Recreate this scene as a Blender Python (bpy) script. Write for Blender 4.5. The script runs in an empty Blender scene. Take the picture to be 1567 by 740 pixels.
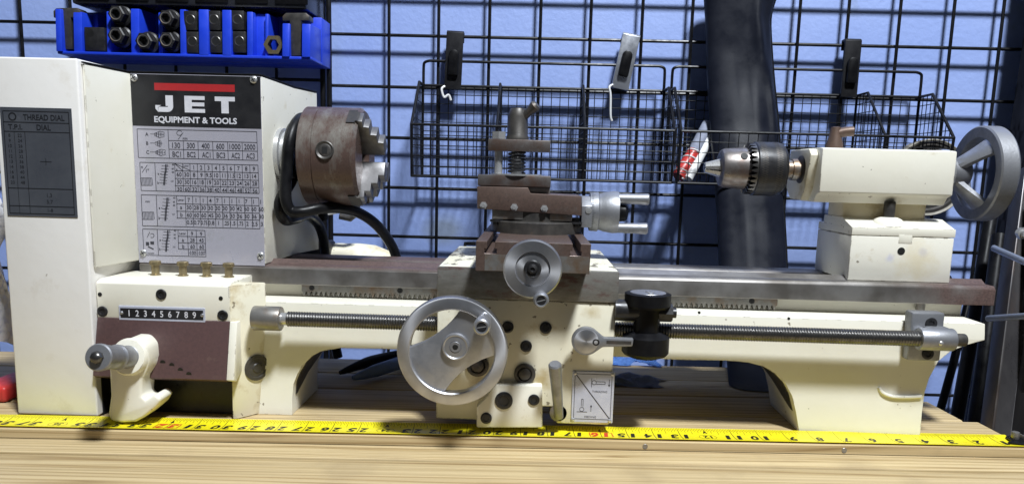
import bpy, bmesh, math, random
from mathutils import Vector, Matrix
random.seed(7)
S = 0.0254                      # everything below is measured in inches and stored in metres
sc = bpy.context.scene
COL = sc.collection

# ------------------------------------------------------------------ camera
CAM = Vector((1.21, -28.115, 9.5755))
YAW, PITCH, ROLL = math.radians(-1.33), math.radians(8.814), math.radians(1.534)
FPX, CX, CY, WPX, HPX = 1174.7, 783.5, 446.66, 1567.0, 740.0
fw = Vector((math.sin(YAW) * math.cos(PITCH), math.cos(YAW) * math.cos(PITCH), -math.sin(PITCH)))
_r = Vector((math.cos(YAW), -math.sin(YAW), 0)); _u = _r.cross(fw)
rt = _r * math.cos(ROLL) + _u * math.sin(ROLL)
up = -_r * math.sin(ROLL) + _u * math.cos(ROLL)
cam = bpy.data.cameras.new('camera'); camo = bpy.data.objects.new('camera', cam); COL.objects.link(camo)
m = Matrix((rt, up, -fw)).transposed().to_4x4(); m.translation = CAM * S
camo.matrix_world = m
cam.sensor_fit = 'HORIZONTAL'; cam.sensor_width = 36.0
cam.lens = 36.0 * FPX / WPX
cam.shift_x = 0.0; cam.shift_y = (CY - HPX / 2) / WPX
cam.clip_start = 0.02; cam.clip_end = 100
sc.camera = camo

# ------------------------------------------------------------------ light
w = bpy.data.worlds.new('World'); sc.world = w; w.use_nodes = True
w.node_tree.nodes['Background'].inputs[0].default_value = (0.80, 0.88, 1.0, 1)
w.node_tree.nodes['Background'].inputs[1].default_value = 0.055
def lamp(name, loc, target, size, power, color, size_y=None):
    l = bpy.data.lights.new(name, 'AREA'); l.energy = power; l.color = color
    l.shape = 'RECTANGLE'; l.size = size * S; l.size_y = (size_y or size) * S
    o = bpy.data.objects.new(name, l); COL.objects.link(o)
    o.location = Vector(loc) * S
    o.rotation_euler = (Vector(target) - Vector(loc)).to_track_quat('-Z', 'Y').to_euler()
    return o
lamp('ceiling_lamp', (28, -50, 114), (0, 6, 5), 14, 195, (0.90, 0.95, 1.0))
sc.view_settings.view_transform = 'Standard'
sc.view_settings.look = 'None'
sc.view_settings.exposure = 0.0
sc.view_settings.gamma = 1.0

# ------------------------------------------------------------------ pixels to places
def ray(px, py): return fw + rt * ((px - CX) / FPX) - up * ((py - CY) / FPX)
def PY(px, py, y):
    d = ray(px, py); return CAM + d * ((y - CAM.y) / d.y)
def PZ(px, py, z):
    d = ray(px, py); return CAM + d * ((z - CAM.z) / d.z)
def PX_(px, py, y): return PY(px, py, y).x
def PZ_(px, py, y): return PY(px, py, y).z
def R4(x0, y0, x1, y1, y):       # pixel rectangle on a plane Y=y -> X0, X1, Z0, Z1
    xm, ym = (x0 + x1) / 2, (y0 + y1) / 2
    return PX_(x0, ym, y), PX_(x1, ym, y), PZ_(xm, y1, y), PZ_(xm, y0, y)

# ------------------------------------------------------------------ materials
MATS = {}
def mat(name, c1, c2=None, rough=0.5, metal=0.0, scale=60, amount=(0.4, 0.65), bump=0.0, bscale=300,
        c3=None, scale3=14, amount3=(0.55, 0.7), rvar=0.12, specks=None, chips=None, stains=(), stretch=(1, 1, 1), spec=0.5, coat=0.0, trans=0.0, detail=6):
    m = bpy.data.materials.new(name); m.use_nodes = True
    nt = m.node_tree; N = nt.nodes; L = nt.links
    b = N['Principled BSDF']
    tc = N.new('ShaderNodeTexCoord'); mp = N.new('ShaderNodeMapping'); mp.inputs['Scale'].default_value = stretch
    L.new(tc.outputs['Object'], mp.inputs[0])
    n1 = N.new('ShaderNodeTexNoise'); n1.inputs['Scale'].default_value = scale; n1.inputs['Detail'].default_value = detail
    n1.inputs['Roughness'].default_value = 0.65
    L.new(mp.outputs[0], n1.inputs['Vector'])
    cr = N.new('ShaderNodeValToRGB'); cr.color_ramp.elements[0].position = amount[0]; cr.color_ramp.elements[1].position = amount[1]
    cr.color_ramp.elements[0].color = (*c1, 1); cr.color_ramp.elements[1].color = (*(c2 or c1), 1)
    L.new(n1.outputs['Fac'], cr.inputs[0]); col = cr.outputs[0]
    if c3:
        n3 = N.new('ShaderNodeTexNoise'); n3.inputs['Scale'].default_value = scale3; n3.inputs['Detail'].default_value = 8
        n3.inputs['Roughness'].default_value = 0.7
        L.new(mp.outputs[0], n3.inputs['Vector'])
        r3 = N.new('ShaderNodeMapRange'); r3.inputs[1].default_value = amount3[0]; r3.inputs[2].default_value = amount3[1]
        L.new(n3.outputs['Fac'], r3.inputs[0])
        mx = N.new('ShaderNodeMix'); mx.data_type = 'RGBA'; mx.inputs[7].default_value = (*c3, 1)
        L.new(r3.outputs[0], mx.inputs[0]); L.new(col, mx.inputs[6]); col = mx.outputs[2]
    if specks:
        n4 = N.new('ShaderNodeTexNoise'); n4.inputs['Scale'].default_value = specks[0]; n4.inputs['Detail'].default_value = 3
        L.new(tc.outputs['Object'], n4.inputs['Vector'])
        r4 = N.new('ShaderNodeMapRange'); r4.inputs[1].default_value = specks[1]; r4.inputs[2].default_value = specks[1] + 0.03; r4.inputs[4].default_value = 0.8
        L.new(n4.outputs['Fac'], r4.inputs[0])
        m4 = N.new('ShaderNodeMix'); m4.data_type = 'RGBA'; m4.inputs[7].default_value = (*specks[2], 1)
        L.new(r4.outputs[0], m4.inputs[0]); L.new(col, m4.inputs[6]); col = m4.outputs[2]
    for pos, rad, scol, amt in stains:     # local oil stains and scrapes
        sb = N.new('ShaderNodeVectorMath'); sb.operation = 'SUBTRACT'; sb.inputs[1].default_value = pos; L.new(tc.outputs['Object'], sb.inputs[0])
        le = N.new('ShaderNodeVectorMath'); le.operation = 'LENGTH'; L.new(sb.outputs[0], le.inputs[0])
        ns = N.new('ShaderNodeTexNoise'); ns.inputs['Scale'].default_value = 70; ns.inputs['Detail'].default_value = 8; ns.inputs['Roughness'].default_value = 0.7; L.new(tc.outputs['Object'], ns.inputs['Vector'])
        ma = N.new('ShaderNodeMath'); ma.operation = 'MULTIPLY_ADD'; ma.inputs[1].default_value = rad * 1.8; L.new(ns.outputs['Fac'], ma.inputs[0]); L.new(le.outputs['Value'], ma.inputs[2])
        ra = N.new('ShaderNodeMapRange'); ra.inputs[1].default_value = rad * 1.75; ra.inputs[2].default_value = rad * 1.05; ra.inputs[4].default_value = amt; L.new(ma.outputs[0], ra.inputs[0])
        ms = N.new('ShaderNodeMix'); ms.data_type = 'RGBA'; ms.inputs[7].default_value = (*scol, 1)
        L.new(ra.outputs[0], ms.inputs[0]); L.new(col, ms.inputs[6]); col = ms.outputs[2]
    if chips:     # paint worn off along edges
        bv_ = N.new('ShaderNodeBevel'); bv_.samples = 4; bv_.inputs['Radius'].default_value = chips[0]
        ge = N.new('ShaderNodeNewGeometry'); dt = N.new('ShaderNodeVectorMath'); dt.operation = 'DOT_PRODUCT'
        L.new(bv_.outputs[0], dt.inputs[0]); L.new(ge.outputs['Normal'], dt.inputs[1])
        ed = N.new('ShaderNodeMapRange'); ed.inputs[1].default_value = 0.985; ed.inputs[2].default_value = 0.90; L.new(dt.outputs['Value'], ed.inputs[0])
        n5 = N.new('ShaderNodeTexNoise'); n5.inputs['Scale'].default_value = 90; n5.inputs['Detail'].default_value = 6; L.new(tc.outputs['Object'], n5.inputs['Vector'])
        r5 = N.new('ShaderNodeMapRange'); r5.inputs[1].default_value = chips[1]; r5.inputs[2].default_value = chips[1] + 0.04; L.new(n5.outputs['Fac'], r5.inputs[0])
        m5 = N.new('ShaderNodeMath'); m5.operation = 'MULTIPLY'; L.new(ed.outputs[0], m5.inputs[0]); L.new(r5.outputs[0], m5.inputs[1])
        mx5 = N.new('ShaderNodeMix'); mx5.data_type = 'RGBA'; mx5.inputs[7].default_value = (*chips[2], 1)
        L.new(m5.outputs[0], mx5.inputs[0]); L.new(col, mx5.inputs[6]); col = mx5.outputs[2]
    L.new(col, b.inputs['Base Color'])
    b.inputs['Metallic'].default_value = metal
    rr = N.new('ShaderNodeMapRange'); rr.inputs[1].default_value = 0.3; rr.inputs[2].default_value = 0.7
    rr.inputs[3].default_value = max(0.03, rough - rvar); rr.inputs[4].default_value = min(1, rough + rvar)
    L.new(n1.outputs['Fac'], rr.inputs[0]); L.new(rr.outputs[0], b.inputs['Roughness'])
    b.inputs['Specular IOR Level'].default_value = spec
    b.inputs['Coat Weight'].default_value = coat
    b.inputs['Transmission Weight'].default_value = trans
    if bump:
        nb = N.new('ShaderNodeTexNoise'); nb.inputs['Scale'].default_value = bscale; nb.inputs['Detail'].default_value = 5
        L.new(mp.outputs[0], nb.inputs['Vector'])
        bp = N.new('ShaderNodeBump'); bp.inputs['Strength'].default_value = 1.0; bp.inputs['Distance'].default_value = bump
        L.new(nb.outputs['Fac'], bp.inputs['Height']); L.new(bp.outputs[0], b.inputs['Normal'])
    MATS[name] = m
    return m

mat('cream', (0.745, 0.72, 0.625), (0.705, 0.675, 0.57), 0.42, 0, 22, (0.35, 0.75), 0.00012, 120, (0.42, 0.33, 0.17), 26, (0.64, 0.82), specks=(150, 0.715, (0.14, 0.11, 0.07)), chips=(0.0016, 0.53, (0.13, 0.10, 0.075)))
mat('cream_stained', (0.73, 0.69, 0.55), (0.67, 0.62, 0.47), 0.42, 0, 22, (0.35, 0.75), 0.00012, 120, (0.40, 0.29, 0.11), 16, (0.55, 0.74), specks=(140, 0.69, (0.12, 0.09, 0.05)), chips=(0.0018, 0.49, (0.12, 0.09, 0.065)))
mat('cream_white', (0.77, 0.75, 0.72), (0.725, 0.70, 0.66), 0.45, 0, 12, (0.35, 0.75), 0.00025, 60, (0.58, 0.53, 0.45), 22, (0.58, 0.85), specks=(120, 0.735, (0.22, 0.19, 0.15)), chips=(0.0014, 0.56, (0.16, 0.14, 0.12)))
mat('cream_mid', (0.69, 0.67, 0.59), (0.64, 0.615, 0.52), 0.42, 0, 12, (0.35, 0.75), 0.00025, 60, (0.44, 0.36, 0.20), 20, (0.61, 0.82), specks=(130, 0.72, (0.18, 0.15, 0.10)), chips=(0.0014, 0.53, (0.14, 0.12, 0.09)))
mat('chipped', (0.72, 0.70, 0.58), (0.66, 0.62, 0.48), 0.5, 0, 40, (0.4, 0.6), 0.0003, 140, (0.16, 0.14, 0.11), 55, (0.54, 0.6), stretch=(1, 0.4, 1))
OIL = (0.36, 0.25, 0.07)
mat('apron_paint', (0.73, 0.69, 0.55), (0.67, 0.62, 0.47), 0.42, 0, 22, (0.35, 0.75), 0.00012, 120, (0.40, 0.29, 0.11), 16, (0.6, 0.8), specks=(140, 0.69, (0.12, 0.09, 0.05)), chips=(0.0018, 0.49, (0.12, 0.09, 0.065)),
    stains=[(tuple((PY(826, 582, -0.43) - Vector((1, 4, 0))) * S), 0.017, OIL, 0.75), (tuple((PY(905, 478, -0.43) - Vector((1, 4, 0))) * S), 0.011, OIL, 0.5), (tuple((PY(735, 585, -0.43) - Vector((1, 4, 0))) * S), 0.014, (0.28, 0.2, 0.1), 0.6)])
mat('tail_paint', (0.75, 0.725, 0.64), (0.71, 0.68, 0.585), 0.42, 0, 22, (0.35, 0.75), 0.00012, 120, (0.42, 0.33, 0.17), 26, (0.64, 0.82), specks=(150, 0.72, (0.14, 0.11, 0.07)), chips=(0.0016, 0.53, (0.13, 0.10, 0.075)),
    stains=[(tuple((PY(1362, 395, 2.75) - Vector((1, 4, 0))) * S), 0.007, (0.55, 0.55, 0.62), 0.9), (tuple((PY(1412, 386, 2.75) - Vector((1, 4, 0))) * S), 0.007, (0.55, 0.55, 0.62), 0.9), (tuple((PY(1400, 402, 2.75) - Vector((1, 4, 0))) * S), 0.03, (0.62, 0.53, 0.32), 0.55)])
mat('neck_tone', (0.60, 0.50, 0.30), (0.68, 0.61, 0.44), 0.42, 0, 14, (0.35, 0.7), 0.00012, 120, (0.34, 0.24, 0.10), 16, (0.58, 0.76))  # darker, yellower cream than the tailstock base
mat('maroon', (0.132, 0.090, 0.074), (0.082, 0.055, 0.045), 0.38, 0.3, 420, (0.35, 0.65), 0.00005, 900, (0.17, 0.16, 0.15), 20, (0.55, 0.72))
mat('maroon_panel', (0.115, 0.066, 0.066), (0.09, 0.052, 0.053), 0.42, 0.15, 300, (0.35, 0.65), 0.00003, 900, (0.19, 0.13, 0.11), 26, (0.6, 0.75))
mat('rust_steel', (0.26, 0.24, 0.23), (0.15, 0.13, 0.12), 0.38, 0.75, 60, (0.4, 0.6), 0.00006, 500, (0.145, 0.095, 0.075), 22, (0.5, 0.65))
mat('old_steel', (0.34, 0.33, 0.31), (0.20, 0.19, 0.18), 0.40, 0.7, 50, (0.35, 0.65), 0.00005, 400, (0.24, 0.165, 0.11), 34, (0.5, 0.66))
mat('saddle_steel', (0.27, 0.262, 0.24), (0.17, 0.162, 0.145), 0.45, 0.5, 70, (0.35, 0.65), 0.00008, 500, (0.145, 0.075, 0.065), 20, (0.52, 0.62), stretch=(1, 1, 2.2))
mat('dark_iron', (0.055, 0.052, 0.05), (0.085, 0.078, 0.07), 0.45, 0.5, 80, (0.35, 0.65), 0.00006, 500, (0.12, 0.08, 0.06), 40, (0.58, 0.7))
mat('rust_brown', (0.15, 0.095, 0.07), (0.09, 0.06, 0.046), 0.48, 0.35, 70, (0.35, 0.65), 0.00006, 400)
mat('bright_steel', (0.58, 0.58, 0.58), (0.45, 0.45, 0.45), 0.28, 0.65, 90, (0.35, 0.65), 0.00002, 600)
mat('jaw_steel', (0.20, 0.196, 0.20), (0.13, 0.126, 0.126), 0.42, 0.7, 60, (0.35, 0.65), 0.00003, 400)
mat('chuck_iron', (0.125, 0.082, 0.068), (0.080, 0.052, 0.044), 0.34, 0.3, 380, (0.35, 0.65), 0.00005, 800, (0.20, 0.185, 0.165), 15, (0.50, 0.66), stretch=(2.2, 1, 1))
mat('screw_steel', (0.16, 0.155, 0.15), (0.10, 0.096, 0.09), 0.33, 0.9, 120, (0.35, 0.65))
mat('aluminium', (0.50, 0.505, 0.53), (0.40, 0.405, 0.43), 0.40, 0.85, 55, (0.35, 0.65), 0.00004, 700, (0.30, 0.30, 0.31), 28, (0.6, 0.78))
mat('cast_aluminium', (0.31, 0.315, 0.335), (0.23, 0.235, 0.25), 0.48, 0.7, 70, (0.35, 0.65), 0.00012, 400)
mat('black_oxide', (0.018, 0.018, 0.02), (0.03, 0.029, 0.03), 0.38, 0.3, 120, (0.35, 0.65), 0.00003, 700)
mat('black_plastic', (0.005, 0.005, 0.006), (0.008, 0.008, 0.009), 0.42, 0, 80, (0.35, 0.65), 0.00004, 600, spec=0.15)
mat('clip_black', (0.010, 0.010, 0.012), (0.016, 0.016, 0.018), 0.5, 0, 60, (0.35, 0.65), spec=0.2)
mat('clip_silver', (0.42, 0.44, 0.49), (0.5, 0.52, 0.57), 0.35, 0.8, 40, (0.35, 0.65))
mat('wire_black', (0.005, 0.005, 0.006), (0.009, 0.009, 0.010), 0.36, 0, 50, (0.35, 0.65), spec=0.22)
mat('hole_black', (0.004, 0.004, 0.004), None, 0.6)
mat('brass', (0.36, 0.29, 0.16), (0.26, 0.21, 0.13), 0.4, 0.85, 120, (0.35, 0.65))
mat('sign_silver', (0.47, 0.46, 0.53), (0.41, 0.40, 0.46), 0.34, 0.3, 30, (0.35, 0.7), 0.00002, 300, (0.36, 0.36, 0.38), 26, (0.58, 0.75))
mat('sign_black', (0.012, 0.012, 0.014), (0.018, 0.018, 0.02), 0.4, 0, 40)
mat('sign_red', (0.40, 0.025, 0.028), (0.34, 0.02, 0.025), 0.4, 0, 60)
mat('sign_white', (0.62, 0.62, 0.66), (0.55, 0.55, 0.60), 0.4, 0, 120)
mat('print_dark', (0.035, 0.035, 0.045), None, 0.5)
mat('tin_rim', (0.27, 0.25, 0.21), (0.20, 0.185, 0.15), 0.5, 0.1, 60)
mat('sticker_grey', (0.055, 0.060, 0.073), (0.078, 0.084, 0.098), 0.33, 0.1, 26, (0.3, 0.7), 0.00003, 300, (0.11, 0.115, 0.13), 30, (0.62, 0.75))
mat('sticker_print', (0.013, 0.014, 0.017), None, 0.4)
mat('label_silver', (0.56, 0.58, 0.68), (0.46, 0.48, 0.58), 0.3, 0.25, 45, (0.35, 0.65), 0.00006, 160)
mat('tape_yellow', (0.80, 0.70, 0.015), (0.76, 0.65, 0.012), 0.36, 0, 90, (0.35, 0.65), coat=0.15, c3=(0.55, 0.46, 0.04), scale3=60, amount3=(0.62, 0.8))
mat('tape_black', (0.012, 0.012, 0.01), None, 0.4)
mat('tape_red', (0.55, 0.05, 0.02), None, 0.4)
mat('strip_metal', (0.20, 0.17, 0.14), (0.13, 0.11, 0.09), 0.42, 0.7, 60, (0.35, 0.65), 0.00005, 300, (0.07, 0.05, 0.04), 30, (0.6, 0.75), stretch=(0.3, 1, 1))
mat('plastic_blue', (0.012, 0.045, 0.55), (0.015, 0.055, 0.60), 0.38, 0, 40, (0.35, 0.65), 0.00003, 300)
mat('vinyl_black', (0.0065, 0.0078, 0.0135), (0.0095, 0.011, 0.018), 0.40, 0, 30, (0.35, 0.65), 0.00010, 900, (0.05, 0.05, 0.06), 90, (0.72, 0.76), spec=0.16)
mat('rubber', (0.005, 0.005, 0.006), (0.009, 0.009, 0.010), 0.36, 0, 60, spec=0.2)
mat('dark_bin', (0.016, 0.017, 0.022), (0.026, 0.027, 0.033), 0.25, 0, 30)
mat('blue_rag', (0.10, 0.24, 0.62), (0.14, 0.30, 0.70), 0.85, 0, 200, (0.35, 0.65), 0.0006, 300)
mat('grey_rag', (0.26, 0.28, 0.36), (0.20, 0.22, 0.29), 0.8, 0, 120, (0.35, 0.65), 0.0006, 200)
mat('white_cloth', (0.72, 0.72, 0.74), (0.64, 0.64, 0.67), 0.85, 0, 200, (0.35, 0.65), 0.0012, 160)
mat('red_plastic', (0.50, 0.035, 0.03), (0.42, 0.03, 0.025), 0.4, 0, 90)
mat('white_plastic', (0.72, 0.72, 0.72), (0.66, 0.66, 0.67), 0.4, 0, 60)
mat('blue_handle', (0.14, 0.20, 0.36), (0.18, 0.25, 0.42), 0.5, 0.3, 80)
mat('post_steel', (0.055, 0.052, 0.055), (0.075, 0.070, 0.070), 0.36, 0.6, 20, (0.35, 0.65), 0.00004, 400, (0.10, 0.075, 0.065), 12, (0.55, 0.7), stretch=(1, 1, 0.3))
mat('rod_grey', (0.34, 0.38, 0.46), (0.28, 0.31, 0.38), 0.38, 0.7, 80)

def mat_turned(name, c1, c2, rough):
    m = bpy.data.materials.new(name); m.use_nodes = True
    nt = m.node_tree; N = nt.nodes; L = nt.links; p = N['Principled BSDF']
    tc = N.new('ShaderNodeTexCoord'); sp_ = N.new('ShaderNodeSeparateXYZ'); L.new(tc.outputs['Object'], sp_.inputs[0])
    cb_ = N.new('ShaderNodeCombineXYZ'); L.new(sp_.outputs[0], cb_.inputs[0]); L.new(sp_.outputs[2], cb_.inputs[1])
    le = N.new('ShaderNodeVectorMath'); le.operation = 'LENGTH'; L.new(cb_.outputs[0], le.inputs[0])
    n = N.new('ShaderNodeTexNoise'); n.noise_dimensions = '1D'; n.inputs['Scale'].default_value = 1600; n.inputs['Detail'].default_value = 3; L.new(le.outputs['Value'], n.inputs['W'])
    g = N.new('ShaderNodeTexNoise'); g.inputs['Scale'].default_value = 45; g.inputs['Detail'].default_value = 7; L.new(tc.outputs['Object'], g.inputs['Vector'])
    mx = N.new('ShaderNodeMix'); mx.data_type = 'RGBA'; mx.inputs[6].default_value = (*c1, 1); mx.inputs[7].default_value = (*c2, 1)
    r = N.new('ShaderNodeMapRange'); r.inputs[1].default_value = 0.4; r.inputs[2].default_value = 0.7; L.new(g.outputs['Fac'], r.inputs[0]); L.new(r.outputs[0], mx.inputs[0])
    L.new(mx.outputs[2], p.inputs['Base Color']); p.inputs['Metallic'].default_value = 0.9
    rr = N.new('ShaderNodeMapRange'); rr.inputs[3].default_value = rough - .1; rr.inputs[4].default_value = rough + .12; L.new(g.outputs['Fac'], rr.inputs[0]); L.new(rr.outputs[0], p.inputs['Roughness'])
    p.inputs['Anisotropic'].default_value = 0.75
    tg = N.new('ShaderNodeTangent'); tg.direction_type = 'RADIAL'; tg.axis = 'Y'; L.new(tg.outputs[0], p.inputs['Tangent'])
    bp = N.new('ShaderNodeBump'); bp.inputs['Distance'].default_value = 0.00004; L.new(n.outputs['Fac'], bp.inputs['Height']); L.new(bp.outputs[0], p.inputs['Normal'])
    MATS[name] = m
mat_turned('turned_aluminium', (0.52, 0.525, 0.55), (0.36, 0.36, 0.375), 0.40)
def mat_wood(name, a, b, c, ring=1.0, seed=0.0):
    m = bpy.data.materials.new(name); m.use_nodes = True
    nt = m.node_tree; N = nt.nodes; L = nt.links; p = N['Principled BSDF']
    tc = N.new('ShaderNodeTexCoord'); oi = N.new('ShaderNodeObjectInfo')
    add = N.new('ShaderNodeVectorMath'); add.operation = 'ADD'
    cmb = N.new('ShaderNodeCombineXYZ')
    mu = N.new('ShaderNodeMath'); mu.operation = 'MULTIPLY'; mu.inputs[1].default_value = 3.7
    L.new(oi.outputs['Random'], mu.inputs[0])
    for i in range(3): L.new(mu.outputs[0], cmb.inputs[i])
    L.new(tc.outputs['Object'], add.inputs[0]); L.new(cmb.outputs[0], add.inputs[1])
    mp = N.new('ShaderNodeMapping'); mp.inputs['Scale'].default_value = (0.32, 15 * ring, 15 * ring)
    L.new(add.outputs[0], mp.inputs[0])
    n = N.new('ShaderNodeTexNoise'); n.inputs['Scale'].default_value = 2.2; n.inputs['Detail'].default_value = 4; n.inputs['Distortion'].default_value = 0.6
    L.new(mp.outputs[0], n.inputs['Vector'])
    mul = N.new('ShaderNodeMath'); mul.operation = 'MULTIPLY'; mul.inputs[1].default_value = 15
    L.new(n.outputs['Fac'], mul.inputs[0])
    sy = N.new('ShaderNodeSeparateXYZ'); L.new(add.outputs[0], sy.inputs[0])
    yz = N.new('ShaderNodeMath'); yz.operation = 'ADD'; L.new(sy.outputs[1], yz.inputs[0]); L.new(sy.outputs[2], yz.inputs[1])
    rg = N.new('ShaderNodeMath'); rg.operation = 'MULTIPLY_ADD'; rg.inputs[1].default_value = 230; L.new(yz.outputs[0], rg.inputs[0]); L.new(mul.outputs[0], rg.inputs[2])
    fr = N.new('ShaderNodeMath'); fr.operation = 'PINGPONG'; fr.inputs[1].default_value = 1.0; L.new(rg.outputs[0], fr.inputs[0])
    cr = N.new('ShaderNodeValToRGB'); e = cr.color_ramp.elements
    e[0].position = 0.0; e[0].color = (*b, 1); e[1].position = 1.0; e[1].color = (*c, 1)
    e[0].color = (*a, 1); k = e.new(0.45); k.color = (*a, 1); k = e.new(0.8); k.color = (*b, 1)
    L.new(fr.outputs[0], cr.inputs[0])
    mp2 = N.new('ShaderNodeMapping'); mp2.inputs['Scale'].default_value = (4, 300, 300); L.new(add.outputs[0], mp2.inputs[0])
    n2 = N.new('ShaderNodeTexNoise'); n2.inputs['Scale'].default_value = 1.0; n2.inputs['Detail'].default_value = 4; L.new(mp2.outputs[0], n2.inputs['Vector'])
    mx = N.new('ShaderNodeMix'); mx.data_type = 'RGBA'; mx.blend_type = 'MULTIPLY'; mx.inputs[0].default_value = 0.55
    r2 = N.new('ShaderNodeValToRGB'); r2.color_ramp.elements[0].position = 0.3; r2.color_ramp.elements[0].color = (0.55, 0.5, 0.44, 1)
    r2.color_ramp.elements[1].position = 0.65; r2.color_ramp.elements[1].color = (1, 1, 1, 1)
    L.new(n2.outputs['Fac'], r2.inputs[0]); L.new(cr.outputs[0], mx.inputs[6]); L.new(r2.outputs[0], mx.inputs[7])
    # blotches of oil and dirt
    n4 = N.new('ShaderNodeTexNoise'); n4.inputs['Scale'].default_value = 16; n4.inputs['Detail'].default_value = 7; L.new(add.outputs[0], n4.inputs['Vector'])
    r4 = N.new('ShaderNodeMapRange'); r4.inputs[1].default_value = 0.56; r4.inputs[2].default_value = 0.78; r4.inputs[4].default_value = 0.45
    L.new(n4.outputs['Fac'], r4.inputs[0])
    m4 = N.new('ShaderNodeMix'); m4.data_type = 'RGBA'; m4.inputs[7].default_value = (0.26, 0.19, 0.105, 1)
    L.new(r4.outputs[0], m4.inputs[0]); L.new(mx.outputs[2], m4.inputs[6])
    L.new(m4.outputs[2], p.inputs['Base Color']); p.inputs['Roughness'].default_value = 0.55
    bp = N.new('ShaderNodeBump'); bp.inputs['Distance'].default_value = 0.0003; bp.inputs['Strength'].default_value = 0.7
    L.new(n2.outputs['Fac'], bp.inputs['Height']); L.new(bp.outputs[0], p.inputs['Normal'])
    MATS[name] = m
mat_wood('wood', (0.55, 0.43, 0.24), (0.45, 0.335, 0.17), (0.31, 0.21, 0.095))

def mat_wall():
    m = bpy.data.materials.new('wall_plaster'); m.use_nodes = True
    nt = m.node_tree; N = nt.nodes; L = nt.links; p = N['Principled BSDF']
    tc = N.new('ShaderNodeTexCoord')
    n1 = N.new('ShaderNodeTexNoise'); n1.inputs['Scale'].default_value = 5; n1.inputs['Detail'].default_value = 6; L.new(tc.outputs['Object'], n1.inputs['Vector'])
    cr = N.new('ShaderNodeValToRGB'); cr.color_ramp.elements[0].position = 0.3; cr.color_ramp.elements[1].position = 0.7
    cr.color_ramp.elements[0].color = (0.245, 0.34, 0.67, 1); cr.color_ramp.elements[1].color = (0.31, 0.405, 0.73, 1)
    L.new(n1.outputs['Fac'], cr.inputs[0])
    n2 = N.new('ShaderNodeTexNoise'); n2.inputs['Scale'].default_value = 11; n2.inputs['Detail'].default_value = 6; L.new(tc.outputs['Object'], n2.inputs['Vector'])
    mr = N.new('ShaderNodeMapRange'); mr.inputs[1].default_value = 0.66; mr.inputs[2].default_value = 0.74; mr.inputs[4].default_value = 0.45; L.new(n2.outputs['Fac'], mr.inputs[0])
    mx = N.new('ShaderNodeMix'); mx.data_type = 'RGBA'; mx.inputs[7].default_value = (0.19, 0.25, 0.33, 1)
    L.new(mr.outputs[0], mx.inputs[0]); L.new(cr.outputs[0], mx.inputs[6]); L.new(mx.outputs[2], p.inputs['Base Color'])
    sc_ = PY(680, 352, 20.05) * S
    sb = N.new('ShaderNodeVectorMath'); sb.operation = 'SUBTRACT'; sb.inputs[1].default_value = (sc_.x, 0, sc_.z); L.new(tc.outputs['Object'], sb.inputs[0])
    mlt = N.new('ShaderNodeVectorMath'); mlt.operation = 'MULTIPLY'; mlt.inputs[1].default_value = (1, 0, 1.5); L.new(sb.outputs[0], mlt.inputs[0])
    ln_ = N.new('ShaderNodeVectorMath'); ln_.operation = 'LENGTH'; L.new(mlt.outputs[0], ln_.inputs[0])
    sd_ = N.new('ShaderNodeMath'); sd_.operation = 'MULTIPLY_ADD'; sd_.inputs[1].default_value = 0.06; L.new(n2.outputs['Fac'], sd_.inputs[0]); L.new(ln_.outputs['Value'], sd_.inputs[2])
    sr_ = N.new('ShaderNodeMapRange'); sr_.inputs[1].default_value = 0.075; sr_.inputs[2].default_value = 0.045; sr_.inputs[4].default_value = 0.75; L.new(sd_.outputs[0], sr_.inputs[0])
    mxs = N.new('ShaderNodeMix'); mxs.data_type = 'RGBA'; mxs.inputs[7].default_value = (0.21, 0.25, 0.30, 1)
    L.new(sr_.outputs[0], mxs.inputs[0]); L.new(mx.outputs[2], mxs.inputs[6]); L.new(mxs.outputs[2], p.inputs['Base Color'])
    p.inputs['Roughness'].default_value = 0.55
    n3 = N.new('ShaderNodeTexNoise'); n3.inputs['Scale'].default_value = 120; n3.inputs['Detail'].default_value = 7; L.new(tc.outputs['Object'], n3.inputs['Vector'])
    n5 = N.new('ShaderNodeTexNoise'); n5.inputs['Scale'].default_value = 26; n5.inputs['Detail'].default_value = 3; L.new(tc.outputs['Object'], n5.inputs['Vector'])
    ad = N.new('ShaderNodeMath'); ad.operation = 'ADD'; L.new(n3.outputs['Fac'], ad.inputs[0]); L.new(n5.outputs['Fac'], ad.inputs[1])
    bp = N.new('ShaderNodeBump'); bp.inputs['Distance'].default_value = 0.0008; bp.inputs['Strength'].default_value = 0.8
    L.new(ad.outputs[0], bp.inputs['Height']); L.new(bp.outputs[0], p.inputs['Normal'])
    MATS['wall_plaster'] = m
mat_wall()

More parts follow.
